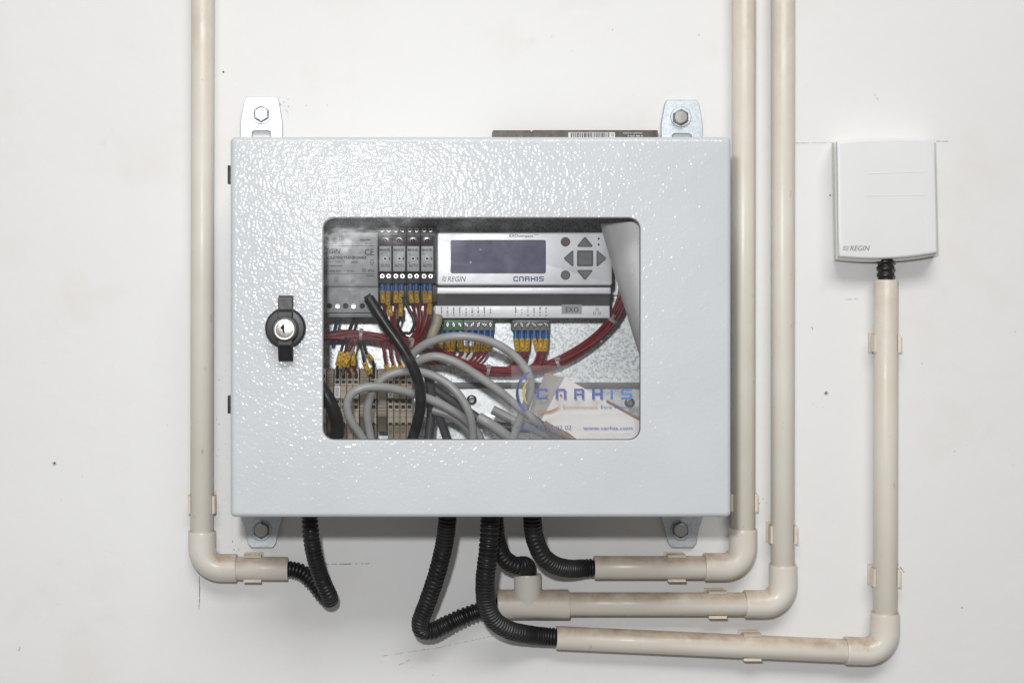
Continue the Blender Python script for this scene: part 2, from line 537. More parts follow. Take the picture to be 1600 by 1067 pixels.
BLOCK = {  # squared letters on a 0..1 box, strokes as (x0,y0,x1,y1) with y down
    'C': [(0, 0.1, .26, .9), (.1, 0, 1, .2), (.1, .8, 1, 1), (.76, .2, 1, .32), (.76, .68, 1, .8)],
    'A': [(0, .14, .25, 1), (.75, .14, 1, 1), (.12, 0, .88, .22)],
    'R': [(0, 0, .25, 1), (.25, 0, .9, .2), (.75, .1, 1, .45), (.25, .42, .95, .62), (.75, .6, 1, 1)],
    'H': [(0, 0, .25, 1), (.75, 0, 1, 1), (.25, .40, .75, .62)],
    'I': [(.0, 0, 1, 1)],
    'S': [(.08, 0, 1, .2), (0, .1, .25, .5), (.1, .41, .92, .61), (.75, .52, 1, .9), (0, .8, .9, 1)],
}
def block_word(bm, spans, y0, y1, t, mats):
    for (ch, x0, x1), m in zip(spans, mats):
        for a, b, c, d in BLOCK[ch]:
            quad(bm, x0 + (x1 - x0) * a, y0 + (y1 - y0) * b, x0 + (x1 - x0) * c, y0 + (y1 - y0) * d, t + random.uniform(0, 0.02), m)
    return bm

# ================================================================== THE WALL
def build_wall():
    bm = BM()
    X0, X1, Z0, Z1 = -1.6, 2.0, 0.3, 2.7
    loft(bm, [rr(X0, Z0, X1, Z1, 0.001, 0.05, 1), rr(X0, Z0, X1, Z1, 0.001, 0.0, 1)])
    w = part('wall', bm, 'wall_paint', None, 38, (0, 0, H0))
    w['kind'] = 'structure'
    # drilled holes, cut for real
    holes = [(85, 724, 1.35), (349, 113, 0.8), (1291, 614, 1.3)]
    cut = BM()
    for x, y, r in holes:
        c = P(x, y, 0)
        n = 11
        k = [r / 1000 * random.uniform(0.75, 1.25) for _ in range(n)]
        loft(cut, [[Vector((c.x + k[i] * f * math.cos(2 * math.pi * i / n), yy, c.z + k[i] * f * math.sin(2 * math.pi * i / n))) for i in range(n)]
                   for f, yy in ((1.15, -0.004), (0.9, 0.001), (0.7, 0.02))])
    bmesh.ops.recalc_face_normals(cut, faces=cut.faces)
    cme = bpy.data.meshes.new('cut'); cut.to_mesh(cme); cut.free()
    co = bpy.data.objects.new('cut', cme); col.objects.link(co)
    md = w.modifiers.new('holes', 'BOOLEAN'); md.operation = 'DIFFERENCE'; md.object = co; md.solver = 'EXACT'
    dg = bpy.context.evaluated_depsgraph_get()
    nm = bpy.data.meshes.new_from_object(w.evaluated_get(dg))
    w.modifiers.clear(); w.data = nm
    bpy.data.objects.remove(co); bpy.data.meshes.remove(cme)
    for x, y, r in holes:                               # crumbled plaster round each hole
        b = BM(); c = P(x, y, 0); n = 13
        lo = []
        for f, t in ((1.5, -0.02), (1.22, 0.35), (0.95, 0.2)):
            lo.append([Vector((c.x + r / 1000 * f * random.uniform(.85, 1.2) * math.cos(2 * math.pi * i / n), -t / 1000, c.z + r / 1000 * f * random.uniform(.85, 1.2) * math.sin(2 * math.pi * i / n))) for i in range(n)])
        loft(b, lo, False, False)
        part('hole_rim', b, 'pencil', w)
    def line(pts, wpx, mat, gap=0.0, name='pencil_line'):
        b = BM()
        pts = [(x, y) for x, y in pts]
        for (xa, ya), (xb, yb) in zip(pts, pts[1:]):
            L_ = math.hypot(xb - xa, yb - ya); n = max(2, int(L_ / 3)); nx, ny = -(yb - ya) / L_, (xb - xa) / L_
            prev = None
            for i in range(n + 1):
                u = i / n; j = random.uniform(-0.35, 0.35); ww = wpx * random.uniform(0.35, 1.0) / 2
                cx, cy = xa + (xb - xa) * u + nx * j, ya + (yb - ya) * u + ny * j
                cur = (b.verts.new(P(cx - nx * ww, cy - ny * ww, 0.25)), b.verts.new(P(cx + nx * ww, cy + ny * ww, 0.25)))
                if prev and random.random() > gap: b.faces.new((prev[0], prev[1], cur[1], cur[0]))
                prev = cur
        part(name, b, mat, w)
    line([(1242, 224), (1301, 223)], 1.4, 'pencil', 0.15)
    line([(1463, 221), (1482, 221)], 1.6, 'pencil')
    line([(498, 881), (530, 881), (577, 880)], 1.5, 'crack_dark', 0.25)
    line([(311, 893), (312, 925), (311, 952)], 1.6, 'crack_dark', 0.05)
    line([(598, 1024), (680, 1012), (770, 993)], 1.5, 'pencil', 0.45)
    line([(1402, 880), (1413, 894)], 1.8, 'crack_dark', 0.2)
    line([(1322, 468), (1346, 466)], 1.4, 'pencil', 0.4)
    line([(363, 844), (366, 860)], 1.5, 'crack_dark', 0.4)
    line([(1268, 510), (1270, 516)], 2.0, 'crack_dark', 0.0, 'scratch')
    line([(29, 1016), (32, 1006)], 3.0, 'pencil', 0.1, 'scratch')
    line([(620, 1040), (640, 1030)], 3.0, 'pencil', 0.3, 'scratch')
    line([(1360, 990), (1376, 988)], 1.2, 'pencil', 0.3, 'scratch')
    line([(1366, 147), (1372, 156)], 1.3, 'pencil', 0.1, 'scratch')
    line([(434, 158), (450, 176)], 2.2, 'pencil', 0.55, 'scratch')
    def specks(boxes, name, mat):
        b = BM()
        for x0, y0, x1, y1, n in boxes:
            for _ in range(n):
                x, y, r = random.uniform(x0, x1), random.uniform(y0, y1), random.uniform(.35, 1.1)
                k = random.randint(5, 7)
                b.faces.new([b.verts.new(P(x + r * random.uniform(.6, 1.2) * math.cos(6.2832 * i / k), y + r * random.uniform(.6, 1.2) * math.sin(6.2832 * i / k), .22)) for i in range(k)])
        part(name, b, mat, w)['kind'] = 'stuff'
    specks([(434, 153, 452, 186, 26), (336, 690, 356, 800, 12), (356, 842, 384, 866, 10), (1240, 590, 1300, 640, 3)], 'drill_dust', 'pencil')
    specks([(337, 560, 355, 800, 10), (1183, 560, 1203, 800, 6), (640, 860, 900, 1060, 9), (30, 500, 290, 1040, 9), (1420, 480, 1590, 1040, 8), (450, 20, 1120, 190, 8)], 'dirt_specks', 'dirt_brown')
    return w
build_wall()

# ================================================================== THE CABINET
DT = 155.0                                     # door front
cx0, cz0, cx1, cz1 = rect_w(359.5, 214, 1143, 808.5, DT)
cab = thing('control_cabinet', 'hammered grey metal control cabinet with window in its door, bolted to the wall', 'cabinet',
            (((cx0 + cx1) / 2), -0.004, cz0))
def build_cabinet():
    i = 0.002
    bm = BM()
    loft(bm, [rr(cx0 + i, cz0 + i, cx1 - i, cz1 - i, .003, -.136), rr(cx0 + i, cz0 + i, cx1 - i, cz1 - i, .003, -.005),
              rr(cx0 + i + .0015, cz0 + i + .0015, cx1 - i - .0015, cz1 - i - .0015, .003, -.0065),
              rr(cx0 + i + .0015, cz0 + i + .0015, cx1 - i - .0015, cz1 - i - .0015, .003, -.130),
              rr(cx0 + i + .012, cz0 + i + .012, cx1 - i - .012, cz1 - i - .012, .003, -.130),
              rr(cx0 + i + .012, cz0 + i + .012, cx1 - i - .012, cz1 - i - .012, .003, -.136)], cap0=False, cap1=False, ring=True)
    # inner and outer back panels
    for yy, e in ((-.005, .0), (-.0065, .0015)):
        lp = rr(cx0 + i + e, cz0 + i + e, cx1 - i - e, cz1 - i - e, .003, yy)
        bm.faces.new([bm.verts.new(p) for p in lp])
    part('body', bm, 'hammered_grey_paint', cab)
    # door: folded sheet with a window opening
    bm = BM()
    b = 0.0042
    L_ = []
    L_.append(rr(cx0, cz0, cx1, cz1, .004, -.137))
    L_.append(rr(cx0, cz0, cx1, cz1, .004, -.155 + b))
    for a in (20, 40, 60, 80, 90):
        q = b * (1 - math.cos(rad(a))); d = b * math.sin(rad(a))
        L_.append(rr(cx0 + q, cz0 + q, cx1 - q, cz1 - q, .004 - q * .6, -.155 + b - d))
    wx0, wz0, wx1, wz1 = rect_w(504, 340, 1001, 687.5, DT)
    L_.append(rr(wx0 - .0006, wz0 - .0006, wx1 + .0006, wz1 + .0006, .0098, -.155))
    L_.append(rr(wx0, wz0, wx1, wz1, .0092, -.1545))
    L_.append(rr(wx0, wz0, wx1, wz1, .0092, -.1535))
    L_.append(rr(cx0 + .0015, cz0 + .0015, cx1 - .0015, cz1 - .0015, .003, -.1535))
    L_.append(rr(cx0 + .0015, cz0 + .0015, cx1 - .0015, cz1 - .0015, .003, -.137))
    loft(bm, L_, False, False, ring=True)
    door = part('door', bm, 'hammered_grey_paint', cab, 30)
    bm = BM()
    loft(bm, [rr(wx0 - .008, wz0 - .008, wx1 + .008, wz1 + .008, .004, -.1500), rr(wx0 - .008, wz0 - .008, wx1 + .008, wz1 + .008, .004, -.1525)])
    part('window_pane', bm, 'acrylic_pane', door)
    bm = BM()                                   # rubber strip round the opening, behind the sheet
    loft(bm, [rr(wx0 - .001, wz0 - .001, wx1 + .001, wz1 + .001, .0095, -.1533), rr(wx0 + .0007, wz0 + .0007, wx1 - .0007, wz1 - .0007, .0088, -.1533),
              rr(wx0 + .0007, wz0 + .0007, wx1 - .0007, wz1 - .0007, .0088, -.1527), rr(wx0 - .001, wz0 - .001, wx1 + .001, wz1 + .001, .0095, -.1527)], False, False, ring=True)
    part('window_seal', bm, 'display_frame', door)
    # transparent sticker on the pane
    st = 149.8
    bm = BM(); prism(bm, [(799, 692), (1004, 692), (1004, 571), (799, 571)], st - .1, st)
    part('sticker_film', bm, 'sticker_film', door)
    sp = 149.55
    bm = BM()
    block_word(bm, [('C', 838, 856), ('A', 868, 885), ('R', 897, 913), ('H', 925, 942), ('I', 954, 958), ('S', 970, 988)], 607, 624, sp, [0, 0, 0, 0, 1, 1])
    def arc(cx, cy, r0, r1, a0, a1, mat, n=22, ex=1.0):
        pv = None
        for i in range(n + 1):
            u = i / n; a = rad(a0 + (a1 - a0) * u); hw = (r1 - r0) / 2 * max(0.15, math.sin(math.pi * u) ** .5); rm = (r0 + r1) / 2
            cur = [bm.verts.new(P(cx + ex * (rm + s * hw) * math.cos(a), cy - (rm + s * hw) * math.sin(a), sp)) for s in (-1, 1)]
            if pv: bm.faces.new((pv[0], pv[1], cur[1], cur[0])).material_index = mat
            pv = cur
    arc(846, 614, 35, 40, 118, 178, 0); arc(846, 614, 35, 40.5, 160, 232, 0)
    arc(846, 614, 36.5, 40, 150, 205, 1)
    arc(846, 613, 26, 30, 135, 222, 3)
    arc(850, 607, 35, 38.5, 250, 312, 2)
    arc(846, 614, 32, 34, 40, 72, 2)
    text(bm, 'Environnement', 880, 633, 934, 638.5, sp, mat=2)
    text(bm, 'Etre Mieux', 939, 633, 986, 638.5, sp, mat=0)
    quad(bm, 874.5, 615.5, 878.5, 620, sp, 4)
    text(bm, '+26 02 62 35 02 02', 806, 664.5, 893, 671.5, sp, mat=0)
    text(bm, 'www.carhis.com', 911, 665.5, 988, 671.5, sp, mat=0, bold=0.01)
    part('sticker_print', bm, ['blue_print', 'light_blue_print', 'orange_print', 'yellow_print', 'red_print'], door)
    # lock
    bm = BM(); lathe(bm, 445.5, 513, [(16.3, 155.2), (16.3, 157.5), (15.6, 159), (14.5, 160), (10, 160.4)], 48)
    lock = part('lock', bm, 'black_plastic', cab, 30)
    bm = BM()                                   # wing handle
    c = P(445.5, 513, 168)
    wid = .0058
    prof = [(.0256, 155.6), (.0256, 162.0), (.0246, 163.2), (.0150, 166.5), (.0128, 170.2), (-.0128, 170.2), (-.0150, 166.5), (-.0238, 163.2), (-.0258, 162.0), (-.0258, 155.6)]
    for sx in (1,):
        la = [Vector((c.x - wid, -t / 1000, c.z + z)) for z, t in prof]
        lb = [Vector((c.x - wid + .0006, -t / 1000 - .0004, c.z + z)) for z, t in prof]
        lc = [Vector((c.x + wid - .0006, -t / 1000 - .0004, c.z + z)) for z, t in prof]
        ld = [Vector((c.x + wid, -t / 1000, c.z + z)) for z, t in prof]
        loft(bm, [la, lb, lc, ld])
    part('wing_handle', bm, 'black_plastic', lock, 25)
    bm = BM(); lathe(bm, 445, 514, [(10.2, 160.5), (10.2, 170.0), (9.6, 171.4), (8.9, 171.6)], 40)
    part('collar', bm, 'black_plastic', lock)
    bm = BM(); lathe(bm, 444.5, 514.5, [(8.7, 168), (8.7, 172.9), (8.3, 173.7), (7.8, 174.0), (7.3, 173.85), (6.9, 174.0), (0.3, 174.15)], 40)
    part('key_barrel', bm, 'lock_nickel', lock)
    bm = BM(); prism(bm, [(443.2, 522), (444.4, 521), (444.2, 507), (442.6, 505.5), (440.6, 508), (437.8, 512.5), (440.8, 515)], 173.6, 174.3)
    part('keyhole', bm, 'dark_hole', lock)
    # hinge tabs
    for y0, y1 in ((258.5, 287.5), (618.5, 646)):
        bm = BM(); slab(bm, 355.5, y0, 366, y1, 132, 139.5, .3, .6)
        part('hinge_tab', bm, 'hinge_black', cab)
    # wall brackets with hexagon bolts
    up = [(376, 212), (376, 190), (379, 172), (382, 157), (386, 152), (431, 152), (435, 156), (438, 172), (441, 190), (441, 212), (425, 212), (423, 206.5), (419, 204.5), (397, 204.5), (394, 206.5), (392, 212)]
    dn = [(376, 760), (376, 808), (381, 822), (387, 849), (393, 855.5), (426, 855.5), (431, 849), (436, 824), (441, 808), (441, 760)]
    for tag_, poly, bx, by, dx, dy in (('u', up, 408, 178, 0, 0), ('u', up, 1064, 183, 657, 4.5), ('d', dn, 408, 828.5, 0, 0), ('d', dn, 1064, 828, 657, 0)):
        bm = BM()
        pl = [(x + dx, y + dy) for x, y in poly]
        if tag_ == 'u':                          # carry the two legs down behind the cabinet
            pl = [(x, y + (22 if y >= 211.9 + dy else 0)) for x, y in pl]
        prism(bm, pl, 1.2, 4.6, 0.5)
        br = part('wall_bracket', bm, 'zinc_bracket', cab, 25)
        bm = BM(); lathe(bm, bx, by, [(9.4, 4.6), (9.4, 5.6), (8.9, 6.0), (5, 6.0)], 32)
        part('washer', bm, 'zinc_bracket', br)
        bm = BM(); cyl(bm, bx, by, 6.0, 10.6, 7.6, hexa=True, bev=0.9)
        part('bolt_head', bm, 'bolt_steel', br, 25)
        bm = BM(); lathe(bm, bx, by, [(5.8, 10.4), (5.8, 11.0), (5.2, 11.4), (1.0, 11.5)], 24)
        part('bolt_face', bm, 'screw_steel', br, 25)
    # galvanised mounting plate inside and the two rails on it
    bm = BM()
    loft(bm, [rr(cx0 + .018, cz0 + .014, cx1 - .018, cz1 - .014, .003, -.013), rr(cx0 + .018, cz0 + .014, cx1 - .018, cz1 - .014, .003, -.0155)])
    part('mounting_plate', bm, 'galvanised_plate', cab)
    for yc, xa, xb in ((430, 440, 990), (628, 450, 1024)):
        bm = BM()
        zc = P(800, yc, 20).z; xa_, xb_ = P(xa, yc, 20).x, P(xb, yc, 20).x
        pr = [(17.5, 23.0), (17.5, 24.0), (12.5, 24.0), (12.5, 18.0), (-12.5, 18.0), (-12.5, 24.0), (-17.5, 24.0), (-17.5, 23.0), (-13.5, 23.0), (-13.5, 17.0), (13.5, 17.0), (13.5, 23.0)]
        loft(bm, [[Vector((x, -t / 1000, zc + z / 1000)) for z, t in pr] for x in (xa_, xb_)], False, False)
        r_ = part('din_rail', bm, 'rail_steel', cab, 30)
        if yc > 500:
            bm = BM(); slab(bm, xa, 597.5, xb, 606.5, 23.9, 25.5, .3, .5)
            part('shade_strip', bm, 'controller_dark', r_)  # added dark strip standing in for the shade on the rail's top flange
            for x, y in ((737, 625), (984, 629)):
                bm = BM(); lathe(bm, x, y, [(4.6, 18.05), (4.6, 19.4), (3.6, 20.6), (2.4, 20.9), (2.2, 20.2), (0.2, 20.1)], 24)
                s = part('rail_screw', bm, 'bolt_steel', r_)
build_cabinet()

# ================================================================== DEVICES INSIDE
def build_transformer():
    th = thing('isolating_transformer', 'grey isolating transformer with printed label at the left edge of the cabinet window', 'transformer', P(540, 495, 24))
    bm = BM(); slab(bm, 466, 362.5, 591, 449, 26, 77.4, 1, .6)
    slab(bm, 466, 446, 591, 489, 26, 75.5, .6, .5)
    slab(bm, 466, 486, 590, 496, 26, 70, .6, .5)
    part('housing', bm, 'transformer_grey', th)
    bm = BM(); slab(bm, 467.5, 364, 589.5, 446.5, 77.0, 77.9, .6, .2)
    lb = part('label', bm, 'transformer_label_grey', th)
    t = 78.0
    bm = BM()
    quad(bm, 469, 384.2, 585, 385.0, t); quad(bm, 469, 427.5, 585, 428.3, t)
    wave_logo(bm, 493, 389, 501, 396, t)
    text(bm, 'REGIN', 502, 388.5, 532.5, 396.5, t, shear=0.25, bold=0.025)
    text(bm, 'CE', 569.5, 389, 584, 399, t, bold=0.015)
    text(bm, 'ISOLATING TRANSFORMER', 510, 400.2, 573, 405.2, t, bold=0.035)
    text(bm, 'TRANSFORMATOR', 509, 407.5, 539, 411, t); text(bm, '60VA', 549, 407.5, 559, 411.5, t, bold=.02)
    microprint(bm, 505, 414, 535, 417, t); microprint(bm, 505, 422, 533, 425.5, t); microprint(bm, 537, 422, 553, 425, t)
    text(bm, 'IP20', 575, 421, 585, 425.5, t, bold=.02); microprint(bm, 572, 430, 585, 432.5, t)
    microprint(bm, 562, 373, 582, 377, t, .95); microprint(bm, 570, 379.5, 582, 381.5, t)
    text(bm, '24V', 530, 368, 537.5, 371, t, bold=.02); microprint(bm, 508, 380, 516, 382, t); microprint(bm, 519, 380, 526, 382, t); microprint(bm, 529, 380, 538, 382, t)
    text(bm, '0V', 523.5, 432, 528.5, 434.5, t); text(bm, '230V', 548, 431, 557.5, 434, t)
    def ring(x, y, r, w):
        n = 18; a = [bm.verts.new(P(x + r * math.cos(6.2832 * i / n), y + r * math.sin(6.2832 * i / n), t)) for i in range(n)]
        b = [bm.verts.new(P(x + (r - w) * math.cos(6.2832 * i / n), y + (r - w) * math.sin(6.2832 * i / n), t)) for i in range(n)]
        for i in range(n): bm.faces.new((a[i], a[(i + 1) % n], b[(i + 1) % n], b[i]))
    for x, y in ((511, 374.5), (522.5, 374.5), (533.5, 374.5), (525.5, 438.5), (552, 438.5)):
        ring(x, y, 3.6, .7); quad(bm, x - 1.3, y - 1.3, x + 1.3, y + 1.3, t)
    ring(581, 410, 3.2, .7); quad(bm, 578, 410, 584, 410.7, t); quad(bm, 578.2, 405.5, 584, 406.2, t); quad(bm, 578.2, 413.6, 584, 414.3, t)
    for a, b, c, d in ((566, 420, 572, 420.7), (566, 425, 572, 425.7), (566, 420, 566.7, 425.7), (571.3, 420, 572, 425.7), (567.8, 421.6, 570.2, 424)):
        quad(bm, a, b, c, d, t)
    part('label_print', bm, 'black_print', lb)
    for k, x in enumerate((502, 514.5, 527.5, 540, 552.5, 566)):
        bm = BM(); y = 478
        if k in (2, 4):
            lathe(bm, x, y, [(2.5, 75.4), (2.5, 76.2), (2.1, 76.6), (0.9, 76.5), (0.6, 76.2)], 18)
            part('terminal_screw', bm, 'screw_steel', th)
        else:
            lathe(bm, x, y, [(2.4, 75.4), (2.4, 75.6), (0.2, 75.6)], 18)
            part('screw_hole', bm, 'dark_hole', th)
build_transformer()

def build_relays():
    spans = [(592.6, 612), (614, 633.6), (636, 655.6), (658, 677.6)]
    words = ['leftmost of four, against the grey transformer', 'second from the left of four', 'third from the left of four', 'rightmost of four, next to the silver controller']
    for k, (a, b) in enumerate(spans):
        m = (a + b) / 2
        th = thing('interface_relay', 'slim black relay with grey AUTO label plate, ' + words[k], 'relay', P(m, 445, 24), 'relays on the upper rail')
        bm = BM()
        slab(bm, a - 1, 353, b + (4.6 if k == 3 else 1.2), 443, 24, 60, .4, .3)
        slab(bm, a - .6, 368, b + .8, 426, 24, 70, .4, .4)
        slab(bm, a - 1, 440, b + (5 if k == 3 else 1.2), 472, 24, 46, .4, .3)
        part('housing', bm, 'black_plastic', th)
        bm = BM(); slab(bm, a, 384.5, b - .6, 424, 69, 73, .3, .3)
        lb = part('label_plate', bm, 'relay_label', th)
        t = 73.1
        bm = BM(); text(bm, 'MANUEL', a + 1.2, 388.6, b - 1.8, 392.8, t, bold=.03); text(bm, 'AUTO', a + 2.4, 412.6, b - 2.8, 417.4, t, bold=.03)
        microprint(bm, a + 2, 396, a + 5.5, 398, t); microprint(bm, a + 2, 409.5, a + 5.5, 411.5, t); quad(bm, b - 4.4, 402.5, b - 2.2, 406, t)
        part('label_print', bm, 'black_print', lb)
        bm = BM(); lathe(bm, m - .6 + (1 if k == 1 else 0), 404, [(2.2, 72.9), (2.2, 74.0), (2.0, 74.3), (1.1, 74.3), (1.0, 74.0)], 20)
        sw = part('selector_ring', bm, 'white_cover', th)
        bm = BM(); cyl(bm, m - .6 + (1 if k == 1 else 0), 404.2, 73.5, 74.4, 1.0, 14)
        part('selector_knob', bm, 'dark_hole', sw)
        bm = BM(); slab(bm, a + .4, 370, b - .8, 384, 69, 72.4, .4, .3)
        part('coil_window', bm, 'relay_coil', th)
        bm = BM(); lathe(bm, m - .4, 376.5, [(2.1, 72.2), (2.1, 72.9), (1.4, 73.4), (.2, 73.5)], 18)
        part('status_lamp', bm, 'led_red', th)
        for x in (a + 4.6, b - 4.8):
            for y, tt in ((431.5, 60), (359.5, 60)):
                bm = BM(); lathe(bm, x, y, [(2.15, tt - .1), (2.15, tt + .7), (1.8, tt + 1.0), (1.05, tt + 1.0), (.85, tt + .3)], 18)
                s_ = part('terminal_screw', bm, 'screw_steel', th)
                bm = BM(); cyl(bm, x, y, tt + .2, tt + 1.06, .95, 12)
                part('screw_slot', bm, 'dark_hole', s_)
build_relays()

def build_controller():
    th = thing('building_controller', 'silver controller with dark display and arrow keys, right of the relays', 'controller', P(818, 498, 24))
    bm = BM(); slab(bm, 684, 364, 957, 447, 24, 66, 2, .6); slab(bm, 683, 460, 952, 498, 24, 52, 1, .5)
    part('housing', bm, 'controller_dark', th)
    bm = BM(); slab(bm, 682.5, 363, 957, 446.3, 62, 80, 2.4, 1.4, 4)
    fp = part('front_plate', bm, 'controller_silver', th)
    bm = BM(); slab(bm, 682.5, 448.6, 955, 459.6, 56, 73, .8, 1.0)
    part('lower_lip', bm, 'controller_silver', th)
    bm = BM()                                   # dark slope under the lip
    q = [P(683, 458, 70), P(953, 458, 70), P(953, 478, 55), P(683, 478, 55)]
    b2 = [Vector((p.x, -.030, p.z)) for p in q]
    loft(bm, [b2, q])
    part('slope', bm, 'controller_dark', th, 20)
    bm = BM(); slab(bm, 679.5, 477.4, 953, 497.2, 40, 56.5, .8, .8)
    ls = part('label_strip', bm, 'controller_strip', th)
    t = 80.12
    bm = BM()                                   # raised display frame
    X0, Z0, X1, Z1 = rect_w(704, 375, 853, 427.5, 80.3)
    loft(bm, [rr(X0, Z0, X1, Z1, .0018, -.0795), rr(X0, Z0, X1, Z1, .0018, -.0803), rr(X0 + .0009, Z0 + .0009, X1 - .0009, Z1 - .0009, .0012, -.0803), rr(X0 + .0009, Z0 + .0009, X1 - .0009, Z1 - .0009, .0012, -.0795)], False, False, ring=True)
    dp = part('display', bm, 'display_frame', th)
    bm = BM(); slab(bm, 705.6, 376.6, 851.4, 425.8, 79.2, 80.1, 1.0, .1)
    part('display_glass', bm, 'display_glass', dp)
    bm = BM()
    wave_logo(bm, 690, 432, 699, 440, t); part('wave_mark', bm, 'black_print', fp)
    bm = BM(); text(bm, 'REGIN', 699.5, 432, 728, 440, t, shear=.25); part('maker_lettering', bm, 'black_print', fp)
    bm = BM()
    w = 6.6; xs = 802
    sp = []
    for ch in 'CARHIS':
        ww = 1.9 if ch == 'I' else w
        sp.append((ch, xs, xs + ww)); xs += ww + 1.6
    kf = (849.5 - 802) / (xs - 1.6 - 802)
    sp = [(c, 802 + (a - 802) * kf, 802 + (b - 802) * kf) for c, a, b in sp]
    block_word(bm, sp, 432, 439.6, t, [0] * 6); part('blue_lettering', bm, 'blue_print', fp)
    bm = BM(); text(bm, 'EXOcompact', 796, 366.2, 833, 372.2, t, bold=.01); text(bm, 'Ardo', 834, 365.6, 841, 368, t); part('model_lettering', bm, 'black_print', fp)
    def button(pts, mat='button_grey'):
        b_ = BM(); prism(b_, pts, 79.5, 80.4); k_ = part('button', b_, 'display_frame', th, 25)
        c = (sum(p[0] for p in pts) / len(pts), sum(p[1] for p in pts) / len(pts))
        b_ = BM(); prism(b_, [(c[0] + (x - c[0]) * .82, c[1] + (y - c[1]) * .82) for x, y in pts], 79.6, 80.9, .25); part('key_cap', b_, mat, k_, 25)
        return k_
    circ = lambda x, y, r: [(x + r * math.cos(2 * math.pi * i / 20), y + r * math.sin(2 * math.pi * i / 20)) for i in range(20)]
    button(circ(883.6, 378, 7.4), 'button_brown'); button(circ(883.6, 430, 7.4))
    def tri(p):                                  # triangle with clipped corners
        out = []
        for i in range(3):
            a, b, c = p[i - 1], p[i], p[(i + 1) % 3]
            for q, f in ((a, .10), (c, .10)): out.append((b[0] + (q[0] - b[0]) * f, b[1] + (q[1] - b[1]) * f))
        return out
    button(tri([(914, 369), (927.5, 386), (900.5, 386)])); button(tri([(914, 438.5), (900.5, 421.8), (927.5, 421.8)]))
    button(tri([(880, 404), (896, 390), (896, 418)])); button(tri([(948.5, 404), (932, 418), (932, 390)]))
    ok = button([(902.5, 391.5), (926, 391.5), (927, 393), (927, 415), (925.5, 416.3), (903, 416.3), (901.6, 415), (901.6, 393)])
    bm = BM(); text(bm, 'OK', 908.5, 401, 919.5, 407, 81.05); part('key_print', bm, 'green_print', ok)
    for y in (373, 382.3):
        bm = BM(); cyl(bm, 935.6, y, 79.8, 80.3, .85, 14); part('indicator_hole', bm, 'dark_hole', th)
    # label strip print
    t = 56.62
    bm = BM(); slab(bm, 877.5, 475.5, 909, 490.5, 56.0, 56.75, .2, .05); tg = part('name_tag', bm, 'label_grey', th)
    bm = BM(); text(bm, 'EXO', 884, 480, 904, 487.6, 56.85); part('tag_print', bm, 'black_print', tg)
    bm = BM()
    for x in (690, 699.5, 709, 718.5, 728.5, 738, 747.5, 757, 766.5):
        microprint(bm, x - 1.6, 480, x + 1.2, 490, t, .8, vertical=True); microprint(bm, x - 1.5, 491.8, x + 1.5, 493.6, t, .9)
    part('channel_print', bm, 'black_print', ls)
    bm = BM()
    for x in (806, 815.5, 825, 834.5, 844, 853.5):
        microprint(bm, x - 1.6, 480, x + 1.2, 489, t, .8, vertical=True); microprint(bm, x - 1.5, 491.8, x + 1.5, 493.6, t, .9)
    part('channel_print', bm, 'black_print', ls)
    bm = BM()
    for x, y in ((933, 483.5), (929, 489.5), (937, 489.5)):
        for a, b, c, d in ((x - 2, y - 2, x + 2, y - 1.4), (x - 2, y + 1.4, x + 2, y + 2), (x - 2, y - 2, x - 1.4, y + 2), (x + 1.4, y - 2, x + 2, y + 2)):
            quad(bm, a, b, c, d, t)
    part('network_symbol', bm, 'black_print', ls)
    # pluggable connectors
    for a, b, mat, xs in ((685.5, 724, 'green_connector', (690, 699.5, 709, 718.5)), (724.2, 771, 'grey_connector', (728.5, 738, 747.5, 757, 766.5)), (800.5, 858, 'grey_connector', (805.7, 815.3, 824.9, 834.5, 844.1, 853.5))):
        bm = BM(); slab(bm, a, 499.5, b, 516, 24, 45, .3, .4)
        cn = part('plug_connector', bm, mat, th)
        for x in xs:
            bm = BM(); lathe(bm, x, 507, [(2.0, 44.9), (2.0, 45.15), (.2, 45.15)], 16)
            an = random.uniform(0, 180); c = P(x, 507, 46)
            for q in (an, an + 90):                # star glint on the screw, shaped as a raised steel cross
                d = Vector((math.cos(rad(q)), 0, math.sin(rad(q)))); nn = Vector((-d.z, 0, d.x))
                L1, W1 = .0018 if q == an else .0012, .00055
                lo = []
                for yy in (-.0451, -.0459):
                    lo.append([Vector((c.x, yy, c.z)) + d * L1 * u + nn * W1 * v for u, v in ((-1, -1), (1, -1), (1, 1), (-1, 1))])
                loft(bm, lo, mat=1)
            part('terminal_screw', bm, ['dark_hole', 'screw_steel'], cn, 25)
            bm = BM(); quad(bm, x - 1.8, 512.2, x + 1.8, 513.4, 45.1); part('port_mark', bm, 'black_print', cn)
build_controller()

